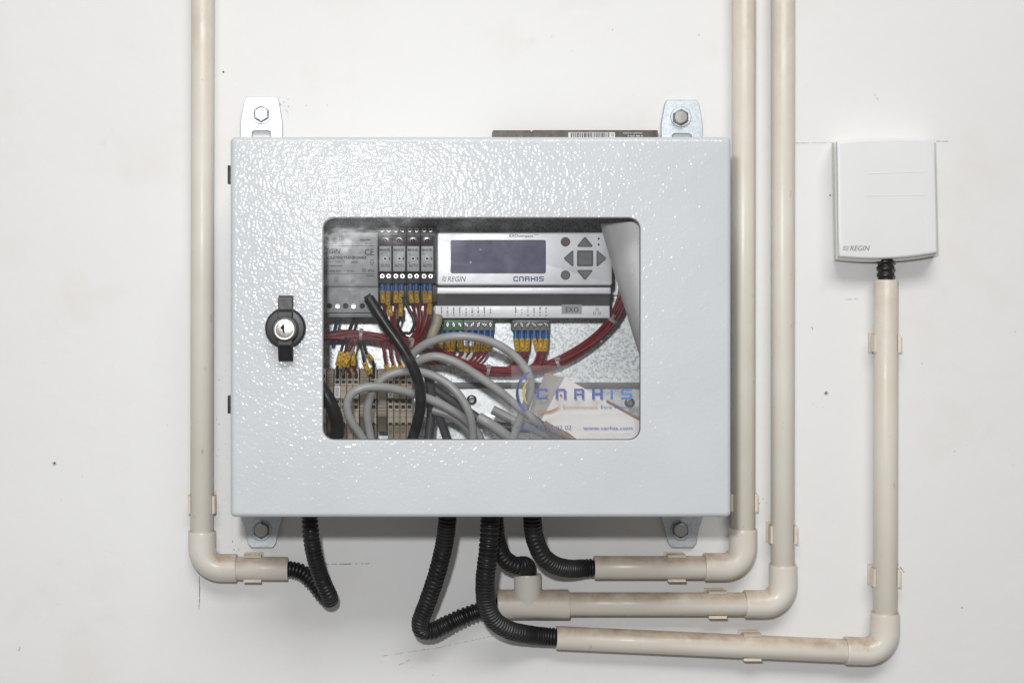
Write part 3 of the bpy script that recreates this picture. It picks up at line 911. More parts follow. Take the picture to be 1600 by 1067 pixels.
def build_terminals():
    def block(a, b, kind, label, tag=None, lower=True, group='terminal blocks on the lower rail'):
        m = (a + b) / 2
        th = thing('terminal_block', label, 'terminal', P(m, 690, 24), group)
        mat = 'beige_terminal' if kind != 'spacer' else 'brown_terminal'
        bm = BM()
        xa, xb = P(a + .25, 600, 55).x, P(b - .25, 600, 55).x
        def z(y): return P(600, y, 55).z
        if kind == 'spacer':
            prof = [(579, 26), (579, 48), (600, 52), (604, 56), (650, 56), (660, 50), (676, 46), (676, 26)]
        else:
            prof = [(577, 26), (577, 50), (593, 54), (601, 55), (603, 58), (622, 58), (624, 55), (641, 55), (643, 58), (662, 58), (664, 54), (700, 48), (700, 26)]
        lo = [[Vector((x, -(t + d) / 1000, z(y))) for y, t in prof] for x, d in ((xa, -.5), (xa + .0003, 0), (xb - .0003, 0), (xb, -.5))]
        loft(bm, lo)
        part('body', bm, mat, th, 30)
        def well(y0, y1, t, round_=False, mat_='dark_hole', w=.30):
            bm_ = BM(); slab(bm_, m - (b - a) * w, y0, m + (b - a) * w, y1, t - .6, t, 1.4 if round_ else .2, .1, 4)
            part('wire_entry', bm_, mat_, th)
        if kind == 'spacer':
            for y in (582, 586.5, 591, 595.5, 634, 639, 644):
                bm_ = BM(); plate(bm_, a + .5, y, b - .5, y + 1.2, 53 + (y > 600) * 3.4, .5); part('rib', bm_, 'beige_terminal', th)
        else:
            well(584, 592, 54.2, True); well(594.5, 599, 55.1)
            well(625, 629.5, 55.3); well(633, 638, 55.3)
            well(666, 676, 53.2, True, 'brown_terminal'); well(660, 663.5, 58.1, w=.28)
            bm_ = BM(); plate(bm_, a + .8, 651, b - .8, 651.8, 58.1, .2); plate(bm_, a + .8, 610.5, b - .8, 611.2, 58.1, .2); part('seam_line', bm_, 'brown_terminal', th)
        if tag:
            bm_ = BM(); slab(bm_, a + .4, 603, b - .2, 621.5, 57, 58.6, .2, .1); g_ = part('marker_tag', bm_, 'terminal_tag', th)
            bm_ = BM(); text(bm_, tag, a + 2, 605, b - 2.2, 619.5, 58.7, rot=90); part('tag_print', bm_, 'black_print', g_)
        return th
    block(500.5, 509.5, 'plain', 'beige terminal block half hidden by the left edge of the cabinet window')
    block(510, 521.5, 'spacer', 'ribbed brown end stop at the left of the terminal blocks')
    ordn = ['leftmost in the left row of four, tagged X00', 'second in the left row of four', 'third in the left row of four', 'last in the left row of four']
    for k in range(4):
        block(522.2 + 9.8 * k, 531.8 + 9.8 * k, 'plain', 'beige terminal block, ' + ordn[k] + ', under the yellow sleeves', 'X00' if k == 0 else None)
    block(562, 577, 'spacer', 'ribbed brown spacer behind the slanting yellow sleeve')
    block(578, 588.5, 'plain', 'single beige terminal block between two ribbed brown spacers')
    block(589.5, 604.5, 'spacer', 'ribbed brown spacer between the single terminal block and the right row')
    ordn = ['leftmost in the right row of four, with white tag', 'second in the right row of four', 'third in the right row of four', 'last in the right row of four, beside the thick black cable']
    for k in range(4):
        block(605.5 + 9.8 * k, 615 + 9.8 * k, 'plain', 'beige terminal block, ' + ordn[k], 'X01' if k == 0 else None)
build_terminals()

# ================================================================== CABLES AND WIRES INSIDE
def cable(name, pts, r_mm, mat, label, cat='cable', group=None, segs=16, tip=None):
    if 'grey_cable' in name: r_mm *= 0.93
    bm = BM()
    raw = ppath(pts)
    n = max(16, int(length(crom(raw, 60)) / 0.004))
    path = crom(raw, n)
    if tip:
        th = thing(name, label, cat, path[-1], group)
        sweep(bm, path, r_mm / 1000, segs); part('sheath', bm, mat, th)
        bm = BM(); d = (path[tip[0]] - path[tip[0] + (1 if tip[0] == 0 else -1)]).normalized()
        e = path[tip[0]]
        sweep(bm, [e - d * .001, e + d * tip[1] / 1000], r_mm * .72 / 1000, 12); part('cut_end', bm, tip[2], th)
        return th
    sweep(bm, path, r_mm / 1000, segs)
    return solo(name, bm, mat, label, cat, path[-1], group)

GR = 'loose grey cables coiled inside the cabinet'
cable('grey_cable', [(640, 566, 92), (648, 550, 98), (672, 534, 104), (705, 526, 108), (740, 527, 110), (775, 537, 110), (804, 556, 110), (824, 580, 110), (829, 604, 108), (823, 630, 104), (812, 655, 98), (800, 692, 92)], 3.75, 'grey_cable_sheath',
      'grey cable making the highest arch, in front of the controller connectors', group=GR)
cable('grey_cable', [(640, 592, 84), (646, 572, 92), (660, 561, 98), (682, 557, 101), (712, 566, 102), (745, 586, 102), (780, 611, 102), (812, 638, 102), (838, 657, 102), (856, 666, 102)], 3.9, 'grey_cable_sheath',
      'grey cable running down diagonally to a dark cut end on the white card', group=GR, tip=(-1, 9, 'black_cable_sheath'))
cable('grey_cable', [(583, 700, 100), (576, 668, 104), (574, 640, 108), (581, 614, 110), (597, 592, 110), (620, 582, 110), (648, 580, 106), (675, 586, 104), (700, 600, 106), (720, 621, 108), (733, 645, 108), (738, 670, 104), (739, 700, 98)], 3.75, 'grey_cable_sheath',
      'grey cable forming a round hoop from the terminal blocks behind the black cable', group=GR)
cable('grey_cable', [(575, 700, 108), (562, 678, 112), (548, 657, 116), (542, 634, 118), (549, 615, 120), (570, 605, 120), (600, 605, 118), (632, 611, 112), (665, 621, 102), (698, 636, 98), (724, 653, 96), (745, 675, 92), (755, 700, 88)], 3.9, 'grey_cable_sheath',
      'grey cable bending sharply back over the left terminal blocks', group=GR)
cable('grey_cable', [(748, 652, 96), (762, 660, 98), (785, 676, 98), (810, 697, 96)], 4.9, 'grey_cable_sheath',
      'short thick grey cable stub at the bottom of the window', group=GR)
cable('grey_cable', [(664, 572, 70), (672, 600, 66), (674, 640, 62), (668, 700, 62)], 4.2, 'dark_grey_sheath', 'dark grey cable hanging straight down just right of the thick black cable', group=GR)
cable('grey_cable', [(668, 628, 72), (684, 648, 70), (694, 672, 68), (702, 700, 66)], 4.0, 'dark_grey_sheath', 'dark grey cable slanting down to the left of the rail screw', group=GR)
cable('grey_cable', [(672, 602, 60), (700, 622, 60), (728, 640, 58), (760, 660, 60), (800, 668, 62), (850, 672, 62), (880, 690, 60)], 4.0, 'dark_grey_sheath', 'dark grey cable lying low behind the others across the rail', group=GR)
cable('grey_cable', [(676, 640, 78), (705, 650, 80), (728, 668, 80), (745, 700, 78)], 4.2, 'grey_cable_sheath', 'grey cable low in the tangle beneath the round hoop', group=GR)
cable('grey_cable', [(770, 640, 70), (800, 655, 74), (830, 668, 74), (870, 688, 70), (890, 700, 66)], 4.3, 'grey_cable_sheath', 'grey cable passing under the sticker towards the bottom edge', group=GR)
KB = 'thick black cables inside the cabinet'
cable('black_cable', [(576, 466, 112), (589, 486, 114), (607, 513, 116), (628, 543, 118), (645, 573, 118), (655, 603, 116), (657, 634, 112), (651, 664, 108), (640, 700, 104)], 4.5, 'black_cable_sheath',
      'thick black cable sweeping down in front of the relays with its cut end up', group=KB, tip=(0, 2.5, 'dark_hole'))
cable('black_cable', [(490, 596, 118), (506, 612, 120), (520, 638, 120), (527, 666, 116), (524, 700, 112)], 5.6, 'black_cable_sheath', 'thick black cable at the lower left corner of the window', group=KB)
cable('beige_cable', [(684, 494, 72), (682, 506, 74), (676, 522, 76), (670, 542, 74)], 4.3, 'beige_sheath', 'short beige cable stub left of the green connector', tip=(0, 1.0, 'card_edge_brown'))
cable('blue_wire', [(527, 486, 66), (526, 502, 62), (522, 520, 58), (518, 536, 50)], 1.5, 'blue_wire', 'blue wire dropping from the left screw of the transformer', 'wire')
cable('grey_wire', [(552.5, 486, 66), (552, 500, 62), (547, 514, 58), (540, 530, 50)], 1.6, 'black_wire', 'dark wire dropping from the right screw of the transformer', 'wire')

def harness(name, label, pts, nw, rad_mm, ties, wire_r=1.15, extra=None, twist=2.2):
    raw = ppath(pts)
    L_ = length(crom(raw, 80)); n = max(20, int(L_ / 0.005))
    path = crom(raw, n)
    th = thing(name, label, 'wires', path[0])
    offs = [(0, 0)]
    ring1 = min(nw - 1, 6)
    for k in range(ring1): offs.append((rad_mm * .5, 2 * math.pi * k / max(1, ring1)))
    for k in range(max(0, nw - 1 - ring1)): offs.append((rad_mm * .92, 2 * math.pi * (k + .5) / max(1, nw - 1 - ring1)))
    for w, (ro, a0) in enumerate(offs):
        out = []; ph = random.uniform(0, 6)
        for i in range(n):
            tg = (path[min(n - 1, i + 1)] - path[max(0, i - 1)]).normalized()
            nn = Vector((0, -1, 0)); nn = (nn - tg * nn.dot(tg)).normalized(); bb = tg.cross(nn)
            u = i / (n - 1)
            a = a0 + math.sin(u * twist * 3 + ph) * .5 + u * twist * .6
            r_ = (ro + .35 * math.sin(u * 17 + ph)) / 1000
            out.append(path[i] + nn * math.cos(a) * r_ + bb * math.sin(a) * r_)
        bm = BM(); sweep(bm, out, wire_r / 1000, 7)
        mat = 'red_wire'
        if extra and w in extra: mat = extra[w]
        part('wire', bm, mat, th)
    for u in ties:
        i = int(u * (n - 1)); tg = (path[min(n - 1, i + 1)] - path[max(0, i - 1)]).normalized()
        bm = BM(); rr_ = (rad_mm + wire_r + .25) / 1000
        sweep(bm, [path[i] - tg * .0013, path[i] + tg * .0013], rr_, 20)
        sweep(bm, [path[i] + Vector((.0, -rr_ * .8, rr_ * .5)) - tg * .002, path[i] + Vector((.0, -rr_ * .8, rr_ * .5)) + tg * .002], .0018, 4)
        part('cable_tie', bm, 'clear_tie', th)
    return th
harness('red_wire_bundle', 'bundle of dark red wires curving in a long bow under the controller', 
        [(668, 545, 46), (690, 553, 44), (722, 567, 42), (765, 579, 40), (810, 580, 40), (850, 574, 40), (890, 557, 42), (930, 529, 46), (958, 498, 52), (974, 462, 56), (976, 420, 54)], 13, 4.0, [.27, .53, .81])
harness('red_wire_bundle', 'bundle of dark red wires crossing level below the transformer and the relays',
        [(496, 527, 54), (530, 524, 56), (565, 523, 58), (600, 528, 58), (630, 533, 56), (655, 539, 52), (676, 548, 47)], 12, 3.9, [.42, .82], extra={2: 'green_wire', 5: 'black_wire', 9: 'black_wire'})

LEADN = [0]
def lead(label, group, ferr, sleeves, wire, wmat='red_wire', ferr_mat='blue_ferrule', r=2.05, origin=None):
    """ferr: [(x,y,t),(x,y,t)] or None; sleeves: list of two-point lists; wire: list of points"""
    th = thing('wire_lead', label, 'wire', P(*(ferr[0] if ferr else sleeves[0][0])), group)
    if ferr:
        bm = BM(); pa = ppath(ferr)
        sweep(bm, [pa[0], pa[0].lerp(pa[1], .75), pa[1]], [r / 1000, r / 1000, r * 1.1 / 1000], 12); part('ferrule', bm, ferr_mat, th)
    for sl in sleeves:
        bm = BM(); a, b = ppath(sl); rs = .00225
        sweep(bm, [a, a.lerp(b, .04), a.lerp(b, .96), b], [rs * .9, rs, rs, rs * .9], 12)
        s_ = part('number_sleeve', bm, 'yellow_sleeve', th)
        bm = BM(); ax = (b - a).normalized(); sd = Vector((0, -1, 0)).cross(ax).normalized()
        n = random.randint(2, 3)
        for k in range(n):                       # printed digits too small to read
            c = a.lerp(b, .22 + .56 * k / max(1, n - 1)) + Vector((0, -rs * 1.0, 0)) + Vector((0, -.00012, 0))
            for q in range(3):
                w, h = (.0011, .00028) if q != 1 else (.0003, .0009)
                cc = c + ax * (.00055 * (q - 1)) + sd * (random.choice((-.0004, .0004)) if q == 1 else 0)
                bm.faces.new([bm.verts.new(cc + sd * w / 1 * u * .7 + ax * h * v) for u, v in ((-1, -1), (1, -1), (1, 1), (-1, 1))])
        part('sleeve_print', bm, 'black_print', s_)
    bm = BM(); raw = ppath(wire); n = max(8, int(length(raw) / .003))
    sweep(bm, crom(raw, n), .00125, 8); part('core', bm, wmat, th)
    return th
ORD = ['leftmost', 'second', 'third', 'fourth', 'fifth', 'sixth', 'seventh', 'eighth', 'ninth']
G = 'sleeved wires under the relays'
xs = [597.5, 606.7, 618.8, 627.8, 641, 650.3, 663, 672]
xe = [598.5, 606, 618, 625, 643.5, 652, 665, 671]
wx = [606, 612, 617, 622, 652, 656, 662, 667]
for k in range(8):
    y2 = 477 if k in (1,) else 473.5
    sl = [[(xs[k], 454.5, 55), (xe[k], y2, 56)]]
    wm = 'red_wire'
    if k == 1: sl.append([(607.5, 478, 56), (611, 494, 57)])
    if k == 3: sl.append([(626.5, 475, 57), (625.5, 494, 58)]); wm = 'black_wire'
    if k == 7: sl.append([(671.5, 475, 56), (670.5, 491, 57)])
    last = sl[-1][1]
    lead('red wire with yellow sleeve, %s from left under the relays' % ORD[k] if k != 3 else 'black wire with two yellow sleeves, fourth from the left under the relays', G,
         [(xs[k], 440, 54), (xs[k], 455.5, 55)], sl, [(xs[k], 440, 54), (xe[k], 470, 56), last, (wx[k], 508, 58), (wx[k] + (8 if k < 4 else -6), 522, 57), (wx[k] + (18 if k < 4 else -14), 533, 55)], wm)
cable('black_wire', [(630, 464, 58), (636, 478, 60), (645, 494, 61), (647, 509, 61), (640, 521, 60), (630, 520, 59), (622, 530, 57)], 1.5, 'black_wire', 'black wire making a teardrop loop below the relays', 'wire')
cable('red_wire', [(655, 476, 58), (657, 495, 60), (655, 512, 60), (650, 528, 56)], 1.3, 'red_wire', 'spare red wire below the third relay', 'wire')
cable('red_wire', [(668, 490, 60), (664, 505, 61), (658, 520, 60), (648, 534, 55)], 1.3, 'red_wire', 'spare red wire below the rightmost relay', 'wire')

G = 'sleeved wires under the green and grey connectors'
for k, x in enumerate((690, 699.5, 709, 718.5, 728.5, 738, 747.5, 757, 766.5)):
    xb = x + (-3, 1, -4, 3, 0, 1, -3, -5, -8)[k] * .7
    wm = 'white_wire' if k in (4, 5) else 'red_wire'
    lead('blue-ferruled wire, %s from left under the green and grey connectors' % ORD[k], G,
         [(x, 514, 42), (x, 530, 42)], [[(x, 529, 42), (xb, 549, 43)]] if k not in (4, 5) else [[(xb, 541, 42), (xb, 551, 43)]],
         [(x, 514, 42), (xb, 546, 43), (xb - 6, 560, 43), (xb - 24, 568, 42), (xb - 42, 563, 44)] if k < 5 else [(x, 514, 42), (xb, 546, 43), (xb - 4, 556, 43), (xb - 20, 570, 42), (xb - 40, 569, 44)], wm)
G = 'sleeved wires under the right grey connector'
for k, x in enumerate((805.7, 815.3, 824.9, 834.5, 844.1, 853.5)):
    xb = x + (3, 1, -2, 6, 1, -2)[k]
    lead('red wire with yellow sleeve, %s from left under the right grey connector' % ORD[k], G,
         [(x, 514, 42), (x, 529, 42)], [[(x, 528.5, 42), (xb, 549, 43)]], [(x, 514, 42), (xb, 546, 43), (xb - 1, 556, 43), (xb - 6, 568, 42), (xb - 20, 577, 41)])
G = 'sleeved wires entering the left terminal blocks'
for k, (xa, ya, xb, yb, xt, m) in enumerate(((533, 549, 527.5, 571, 527.2, 'black_wire'), (539, 552, 534, 576, 536.8, 'black_wire'), (543, 550, 542, 574, 546.8, 'red_wire'), (551, 549, 552, 571, 556.5, 'red_wire'))):
    lead('wire with yellow sleeve dropping into the left terminal blocks, %s from the left' % ORD[k], G, None, [[(xa, ya, 66), (xb, yb, 66)]],
         [(xa + 8, 528, 60), (xa + 3, 538, 66), (xa, ya, 66), (xb, yb, 66), (xt, 582, 60), (xt, 590, 53)], m)
lead('grey wire with its yellow sleeve slanting across the others above the left terminals', G, None, [[(546, 556, 71), (537, 572, 71)]], [(556, 530, 60), (552, 545, 68), (546, 556, 71), (537, 572, 71), (536, 584, 60)], 'grey_wire')
lead('black wire with a slanting yellow sleeve entering the single terminal block', G, None, [[(569, 566, 70), (577, 584, 68)]],
     [(556, 528, 60), (564, 542, 68), (567, 556, 71), (569, 566, 70), (577, 584, 66), (583, 588, 54)], 'black_wire')
lead('wire with a short yellow sleeve behind the slanting one', G, None, [[(574, 554, 58), (582, 563, 58)]], [(566, 530, 58), (570, 545, 60), (574, 554, 58), (582, 563, 58), (584, 574, 54), (584, 588, 53)], 'black_wire')
G = 'sleeved wires entering the right terminal blocks'
for k, xt in enumerate((610, 620, 629.5, 639)):
    lead('red wire with yellow sleeve dropping into the right terminal blocks, %s from the left' % ORD[k], G, None, [[(xt - 7 + k * 1.5, 570, 62), (xt - 2 + k * .5, 585, 58)]],
         [(xt - 14, 530, 58), (xt - 11, 545, 64), (xt - 9, 560, 65), (xt - 7 + k * 1.5, 570, 62), (xt - 2 + k * .5, 584, 57), (xt, 590, 53)])

# ------------------------------------------------------------------ paper and card
def build_paper():
    bm = BM(); nu, nv = 18, 14
    grid = []
    for j in range(nv + 1):
        v = j / nv; row = []
        yl = 350 + 215 * v
        xl = 938 + 64 * (v ** 1.05) 
        for i in range(nu + 1):
            u = i / nu
            x = xl + (1012 - xl) * u + 6 * u
            y = yl - 6 * u * (1 - v) 
            # the sheet rolls over at its free left edge and lies back towards the hinge side
            t = 112 + 26 * math.sin(min(1, u * 1.5) * math.pi / 2) - 14 * (1 - v) * (1 - u) - 10 * v
            if u < .12: t -= 10 * ((.12 - u) / .12) ** 2
            row.append(P(x, y, t))
        grid.append(row)
    front = [[bm.verts.new(p) for p in r] for r in grid]
    back = [[bm.verts.new(p + Vector((0, .0003, 0))) for p in r] for r in grid]
    for j in range(nv):
        for i in range(nu):
            bm.faces.new((front[j][i], front[j][i + 1], front[j + 1][i + 1], front[j + 1][i]))
            bm.faces.new((back[j][i], back[j + 1][i], back[j + 1][i + 1], back[j][i + 1]))
    for i in range(nu):
        bm.faces.new((front[0][i], back[0][i], back[0][i + 1], front[0][i + 1])); bm.faces.new((front[nv][i + 1], back[nv][i + 1], back[nv][i], front[nv][i]))
    for j in range(nv):
        bm.faces.new((front[j + 1][0], back[j + 1][0], back[j][0], front[j][0])); bm.faces.new((front[j][nu], back[j][nu], back[j + 1][nu], front[j + 1][nu]))
    solo('rolled_paper', bm, 'paper_white', 'rolled white sheet of paper tucked in the upper right corner of the window', 'paper', P(1000, 565, 110))
build_paper()
def build_card():
    th = thing('folded_card', 'folded white card leaning behind the sticker at the lower right of the window', 'card', P(930, 690, 90))
    def panel(pts, nm, mat):
        bm = BM(); f = [P(*p) for p in pts]; b = [p + Vector((0, .0012, 0)) for p in f]
        loft(bm, [b, f]); return part(nm, bm, mat, th, 20)
    a = panel([(882, 589.5, 138), (1010, 661, 144), (1010, 705, 145), (918, 705, 144), (846, 656, 139)], 'front_panel', 'card_white')
    bm = BM()
    e0, e1 = P(948, 626.5, 141), P(1010, 661, 144)
    sweep(bm, [e0, e1], .0012, 6); part('torn_edge', bm, 'card_edge_brown', a)
    panel([(882, 589.5, 138), (846, 656, 139), (829, 638, 92), (852, 583, 90)], 'side_flap', 'card_white')
    bm = BM()
    e0, e1 = P(866, 672, 104), P(930, 690, 113)
    sweep(bm, [P(850, 660, 141), P(862, 670, 142), P(884, 680, 143), P(905, 694, 143)], [.002, .0032, .003, .0022], 8); part('torn_corner', bm, 'card_edge_brown', a)
build_card()

# ------------------------------------------------------------------ case lying on the cabinet
def build_case():
    t0, t1 = 3, 26
    zb = cz1 - .002
    th = thing('black_case', 'thin worn black case with a barcode lying on top of the cabinet', 'case', Vector((P(900, 210, 20).x, -.014, zb)))
    def seg(xa, xb, ytop, inset=0.0):
        bm = BM(); A, B = P(xa, ytop, t1), P(xb, ytop, t1); r = .0012
        i = inset
        pr = [(t0 + i, zb + .0002), (t0 + i, A.z - r - i / 1000), (t0 + 1.2 + i, A.z - i / 1000), (t1 - 1.2 - i, A.z - i / 1000), (t1 - i, A.z - r - i / 1000), (t1 - i, zb + .0002)]
        loft(bm, [[Vector((x, -t / 1000, z)) for t, z in pr] for x in (A.x, B.x)]); return bm
    part('body', seg(833, 1028, 203.5), 'worn_black_case', th, 30)
    part('cap', seg(771, 829.5, 203.8), 'worn_black_case', th, 30)
    part('neck', seg(829.3, 833.2, 203.6, 1.2), 'worn_black_case', th, 30)
    tt = t1 + .1
    bm = BM(); plate(bm, 888, 207, 961, 225, tt, .1); lb = part('barcode_label', bm, 'white_print', th)
    bm = BM(); x = 892
    while x < 953:
        w = random.choice((.5, .8, 1.1, 1.6)); quad(bm, x, 207.6, min(x + w, 954), 225, tt + .06); x += w + random.choice((.6, .9, 1.3))
    n = 12
    for i in range(n):
        a, b = 6.2832 * i / n, 6.2832 * (i + 1) / n
        bm.faces.new([bm.verts.new(P(957 + r_ * math.cos(q), 211 + r_ * math.sin(q), tt + .06)) for r_, q in ((2.2, a), (2.2, b), (1.5, b), (1.5, a))])
    part('barcode', bm, 'black_print', lb)
    bm = BM(); text(bm, 'MADE IN GERMANY', 974, 207, 1004, 209.6, tt); microprint(bm, 981, 211.5, 1005, 214, tt, .7)
    part('print', bm, 'white_print', th)
build_case()

# ================================================================== CONDUITS
TP = 14.0
RP, RF = .0102, .0121
PIPE_GROUP = 'cream plastic conduit runs on the wall'
def pipe(th, a, b, r=RP):
    bm = BM(); A, B = P(*a, TP), P(*b, TP); d = (B - A).normalized()
    # open tube with a wall thickness at both ends
    sweep(bm, [A + d * .012, A + d * .0002, A, A + d * .0004, B - d * .0004, B, B - d * .0002, B - d * .012],
          [r * .86, r * .86, r * .97, r, r, r * .97, r * .86, r * .86], 36, cap=True)
    return part('pipe', bm, 'cream_pvc', th, 50)
def elbow(th, a, c, b, r=RF, bend=31):
    """socket from pixel a round corner c to pixel b"""
    A, C, B = P(*a, TP), P(*c, TP), P(*b, TP); R = bend * S(TP / 1000)
    d1, d2 = (A - C).normalized(), (B - C).normalized()
    path, rr_ = [A - d1 * .010, A - d1 * .0003, A, A - d1 * .0005], [r * .80, r * .80, r * .985, r * 1.012]
    path.append(A - d1 * .003); rr_.append(r * 1.005)
    s, e = C + d1 * R, C + d2 * R
    o = C + d1 * R + d2 * R
    ang = math.acos(max(-1, min(1, (s - o).normalized().dot((e - o).normalized()))))
    for i in range(17):
        u = i / 16; path.append(o + ((s - o) * math.sin((1 - u) * ang) + (e - o) * math.sin(u * ang)) / math.sin(ang)); rr_.append(r)
    path += [B - d2 * .003, B - d2 * .0005, B, B - d2 * .0003, B - d2 * .010]; rr_ += [r * 1.005, r * 1.012, r * .985, r * .80, r * .80]
    bm = BM()
    # tangents: handle the tucked-in ends by sweeping with fixed direction there
    sweep_dir(bm, path, rr_, 36)
    return part('elbow', bm, 'cream_pvc_fitting', th, 50)
def sweep_dir(bm, path, R, segs):
    n = len(path); loops = []
    core = path[3:-3]
    tg = []
    for i in range(n):
        j = min(max(i - 3, 0), len(core) - 1)
        tg.append((core[min(len(core) - 1, j + 1)] - core[max(0, j - 1)]).normalized())
    nrm = Vector((0, -1, 0))
    for i in range(n):
        nn = (nrm - tg[i] * nrm.dot(tg[i])).normalized(); bi = tg[i].cross(nn)
        loops.append([path[i] + nn * math.cos(2 * math.pi * k / segs) * R[i] + bi * math.sin(2 * math.pi * k / segs) * R[i] for k in range(segs)])
    loft(bm, loops)

def conduit_a():
    th = thing('conduit_run', 'cream conduit at the left of the cabinet, turning right below it', 'conduit', P(316.5, 886, 0), PIPE_GROUP)
    pipe(th, (316.5, -60), (315.3, 832)); elbow(th, (315.5, 829), (315.5, 886.5), (370, 886.5)); pipe(th, (367, 887), (450, 887.5))
def conduit_b():
    th = thing('conduit_run', 'cream conduit along the right edge of the cabinet, turning left to the uppermost hose end', 'conduit', P(1161, 885, 0), PIPE_GROUP)
    pipe(th, (1162, -60), (1161, 829)); elbow(th, (1160.5, 825), (1160.5, 885), (1100, 885)); pipe(th, (1103, 886), (928, 886))
def conduit_c():
    th = thing('conduit_run', 'cream conduit second from the cabinet on its right, ending in a T-piece below', 'conduit', P(1222.5, 943, 0), PIPE_GROUP)
    pipe(th, (1222.8, -60), (1222.3, 884)); elbow(th, (1223, 881), (1223, 943), (1163, 943)); pipe(th, (1166, 943), (886, 943))
    bm = BM(); A, B = P(776, 943, TP), P(888.5, 943, TP); r = .0128
    d = (B - A).normalized()
    sweep_dir(bm, [A + d * .01, A + d * .0003, A, A + d * .0006, A + d * .003, A.lerp(B, .5), B - d * .003, B - d * .0006, B, B - d * .0003, B - d * .01], [r * .8, r * .8, r * .98, r, r, r * .985, r, r, r * .98, r * .8, r * .8], 36)
    part('tee_barrel', bm, 'cream_pvc_fitting', th, 50)
    bm = BM(); A, B = P(824, 896, TP), P(824, 943, TP + 1.2); d = (B - A).normalized(); r = .0121
    sweep_dir(bm, [A + d * .01, A + d * .0003, A, A + d * .0006, A + d * .003, A.lerp(B, .4), A.lerp(B, .7), A.lerp(B, .9), B, B, B], [r * .8, r * .8, r * .98, r, r, r, r * 1.0, r * .99, r * .95, r * .9, r * .8], 36)
    part('tee_branch', bm, 'cream_pvc_fitting', th, 50)
def conduit_d():
    th = thing('conduit_run', 'cream conduit dropping from the white sensor box and running left at the very bottom', 'conduit', P(1383, 1016, 0), PIPE_GROUP)
    pipe(th, (1384, 437), (1382.8, 960)); elbow(th, (1382.5, 956), (1382.5, 1017.5), (1320, 1015.5)); pipe(th, (1323, 1016.3), (869, 995.5))
conduit_a(); conduit_b(); conduit_c(); conduit_d()

def clip(x, y, horiz, label, off=0.0, ang=0.0):
    """open C-shaped clip; horiz: the pipe runs horizontally"""
    c = P(x, y, TP); ri, ro = RP + .0003, RP + .0023
    th = thing('pipe_clip', label, 'clip', (c.x, 0, c.z), 'conduit clips')
    bm = BM(); hl = .0078
    prof = []
    n = 22; a0, a1 = -205, 25
    for i in range(n + 1):
        a = rad(a0 + (a1 - a0) * i / n); ee = .0006 if i in (0, n) else 0
        prof.append(((ro + ee) * math.cos(a), (ro + ee) * math.sin(a)))
    for i in range(n, -1, -1):
        a = rad(a0 + (a1 - a0) * i / n); prof.append((ri * math.cos(a), ri * math.sin(a)))
    def pt(u, v, w):                               # u across the pipe, v towards the camera, w along
        y_ = -TP / 1000 - v
        return Vector((c.x + w, y_, c.z + u)) if horiz else Vector((c.x + u, y_, c.z + w))
    vs = [[bm.verts.new(pt(u, v, w)) for u, v in prof] for w in (-hl, hl)]
    m = len(prof)
    for i in range(m):
        j = (i + 1) % m; bm.faces.new((vs[0][i], vs[0][j], vs[1][j], vs[1][i]))
    for v_ in vs:
        for i in range(n): 
            bm.faces.new((v_[i], v_[i + 1], v_[m - 2 - i], v_[m - 1 - i]))
    part('jaw', bm, 'cream_clip', th, 30)
    bm = BM(); e = .0115
    lo = []
    for w in (-hl * 1.12, hl * 1.12):
        lo.append([pt(u, v, w) for u, v in ((-e, -TP / 1000), (e, -TP / 1000), (e, -TP / 1000 + .0022), (-e, -TP / 1000 + .0022))])
    loft(bm, lo); part('base', bm, 'cream_clip', th, 30)
clip(315.5, 787, False, 'cream clip low on the left vertical conduit, beside the cabinet corner')
clip(395, 886.5, True, 'cream clip on the short level conduit under the lower left bracket')
clip(1161, 784, False, 'cream clip on the conduit touching the lower right cabinet edge')
clip(1056, 886, True, 'cream clip on the level conduit under the lower right bracket')
clip(1222.5, 834, False, 'cream clip just above the second elbow from the cabinet')
clip(1120, 943, True, 'cream clip on the middle level conduit, left of its elbow')
clip(1384, 536, False, 'cream clip on the conduit below the sensor box, upper one')
clip(1383, 901, False, 'cream clip on the conduit below the sensor box, lower one near the elbow')
clip(1174, 1009, True, 'cream clip on the lowest slanting conduit')

# ------------------------------------------------------------------ corrugated hoses
def hose(pts, label, r_mm=7.9, pitch=3.55):
    raw = ppath(pts); dense = crom(raw, 400)
    L_ = length(dense); st, R = [], []
    n = int(L_ / (pitch / 1000)); p = L_ / n
    for k in range(n):
        for o, f in ((0, .84), (.14, .90), (.24, .985), (.36, 1.0), (.56, 1.0), (.68, .985), (.78, .90), (.92, .84)):
            st.append((k + o) * p + p * .9 * math.sin(k * .23 + r_mm * 5) ); R.append(r_mm / 1000 * f * (1 + .012 * math.sin(k * 1.7)))
    st.append(L_); R.append(r_mm / 1000 * .84)
    path = resample(dense, stations=st)
    # use smooth tangents from the dense line
    bm = BM(); sweep(bm, path, R, 26)
    return solo('corrugated_hose', bm, 'black_hose', label, 'hose', raw[0], 'black corrugated hoses', 45)
hose([(484, 772, 62), (484, 806, 61), (487, 845, 58), (495, 882, 53), (506, 912, 46), (515, 931, 37), (514, 936, 27), (503, 926, 19), (488, 908, 15), (472, 894, 14), (456, 889, 14), (440, 888, 14)], 'black corrugated hose at far left folding back into the short conduit', 7.3)
hose([(701, 772, 78), (699, 812, 76), (694, 850, 70), (683, 895, 60), (668, 940, 48), (657, 970, 40), (660, 984, 34), (676, 985, 29), (700, 974, 22), (726, 962, 17), (752, 953, 14.5), (790, 945, 14)], 'black corrugated hose bending in a sharp V to the left of the T-piece', 7.8)
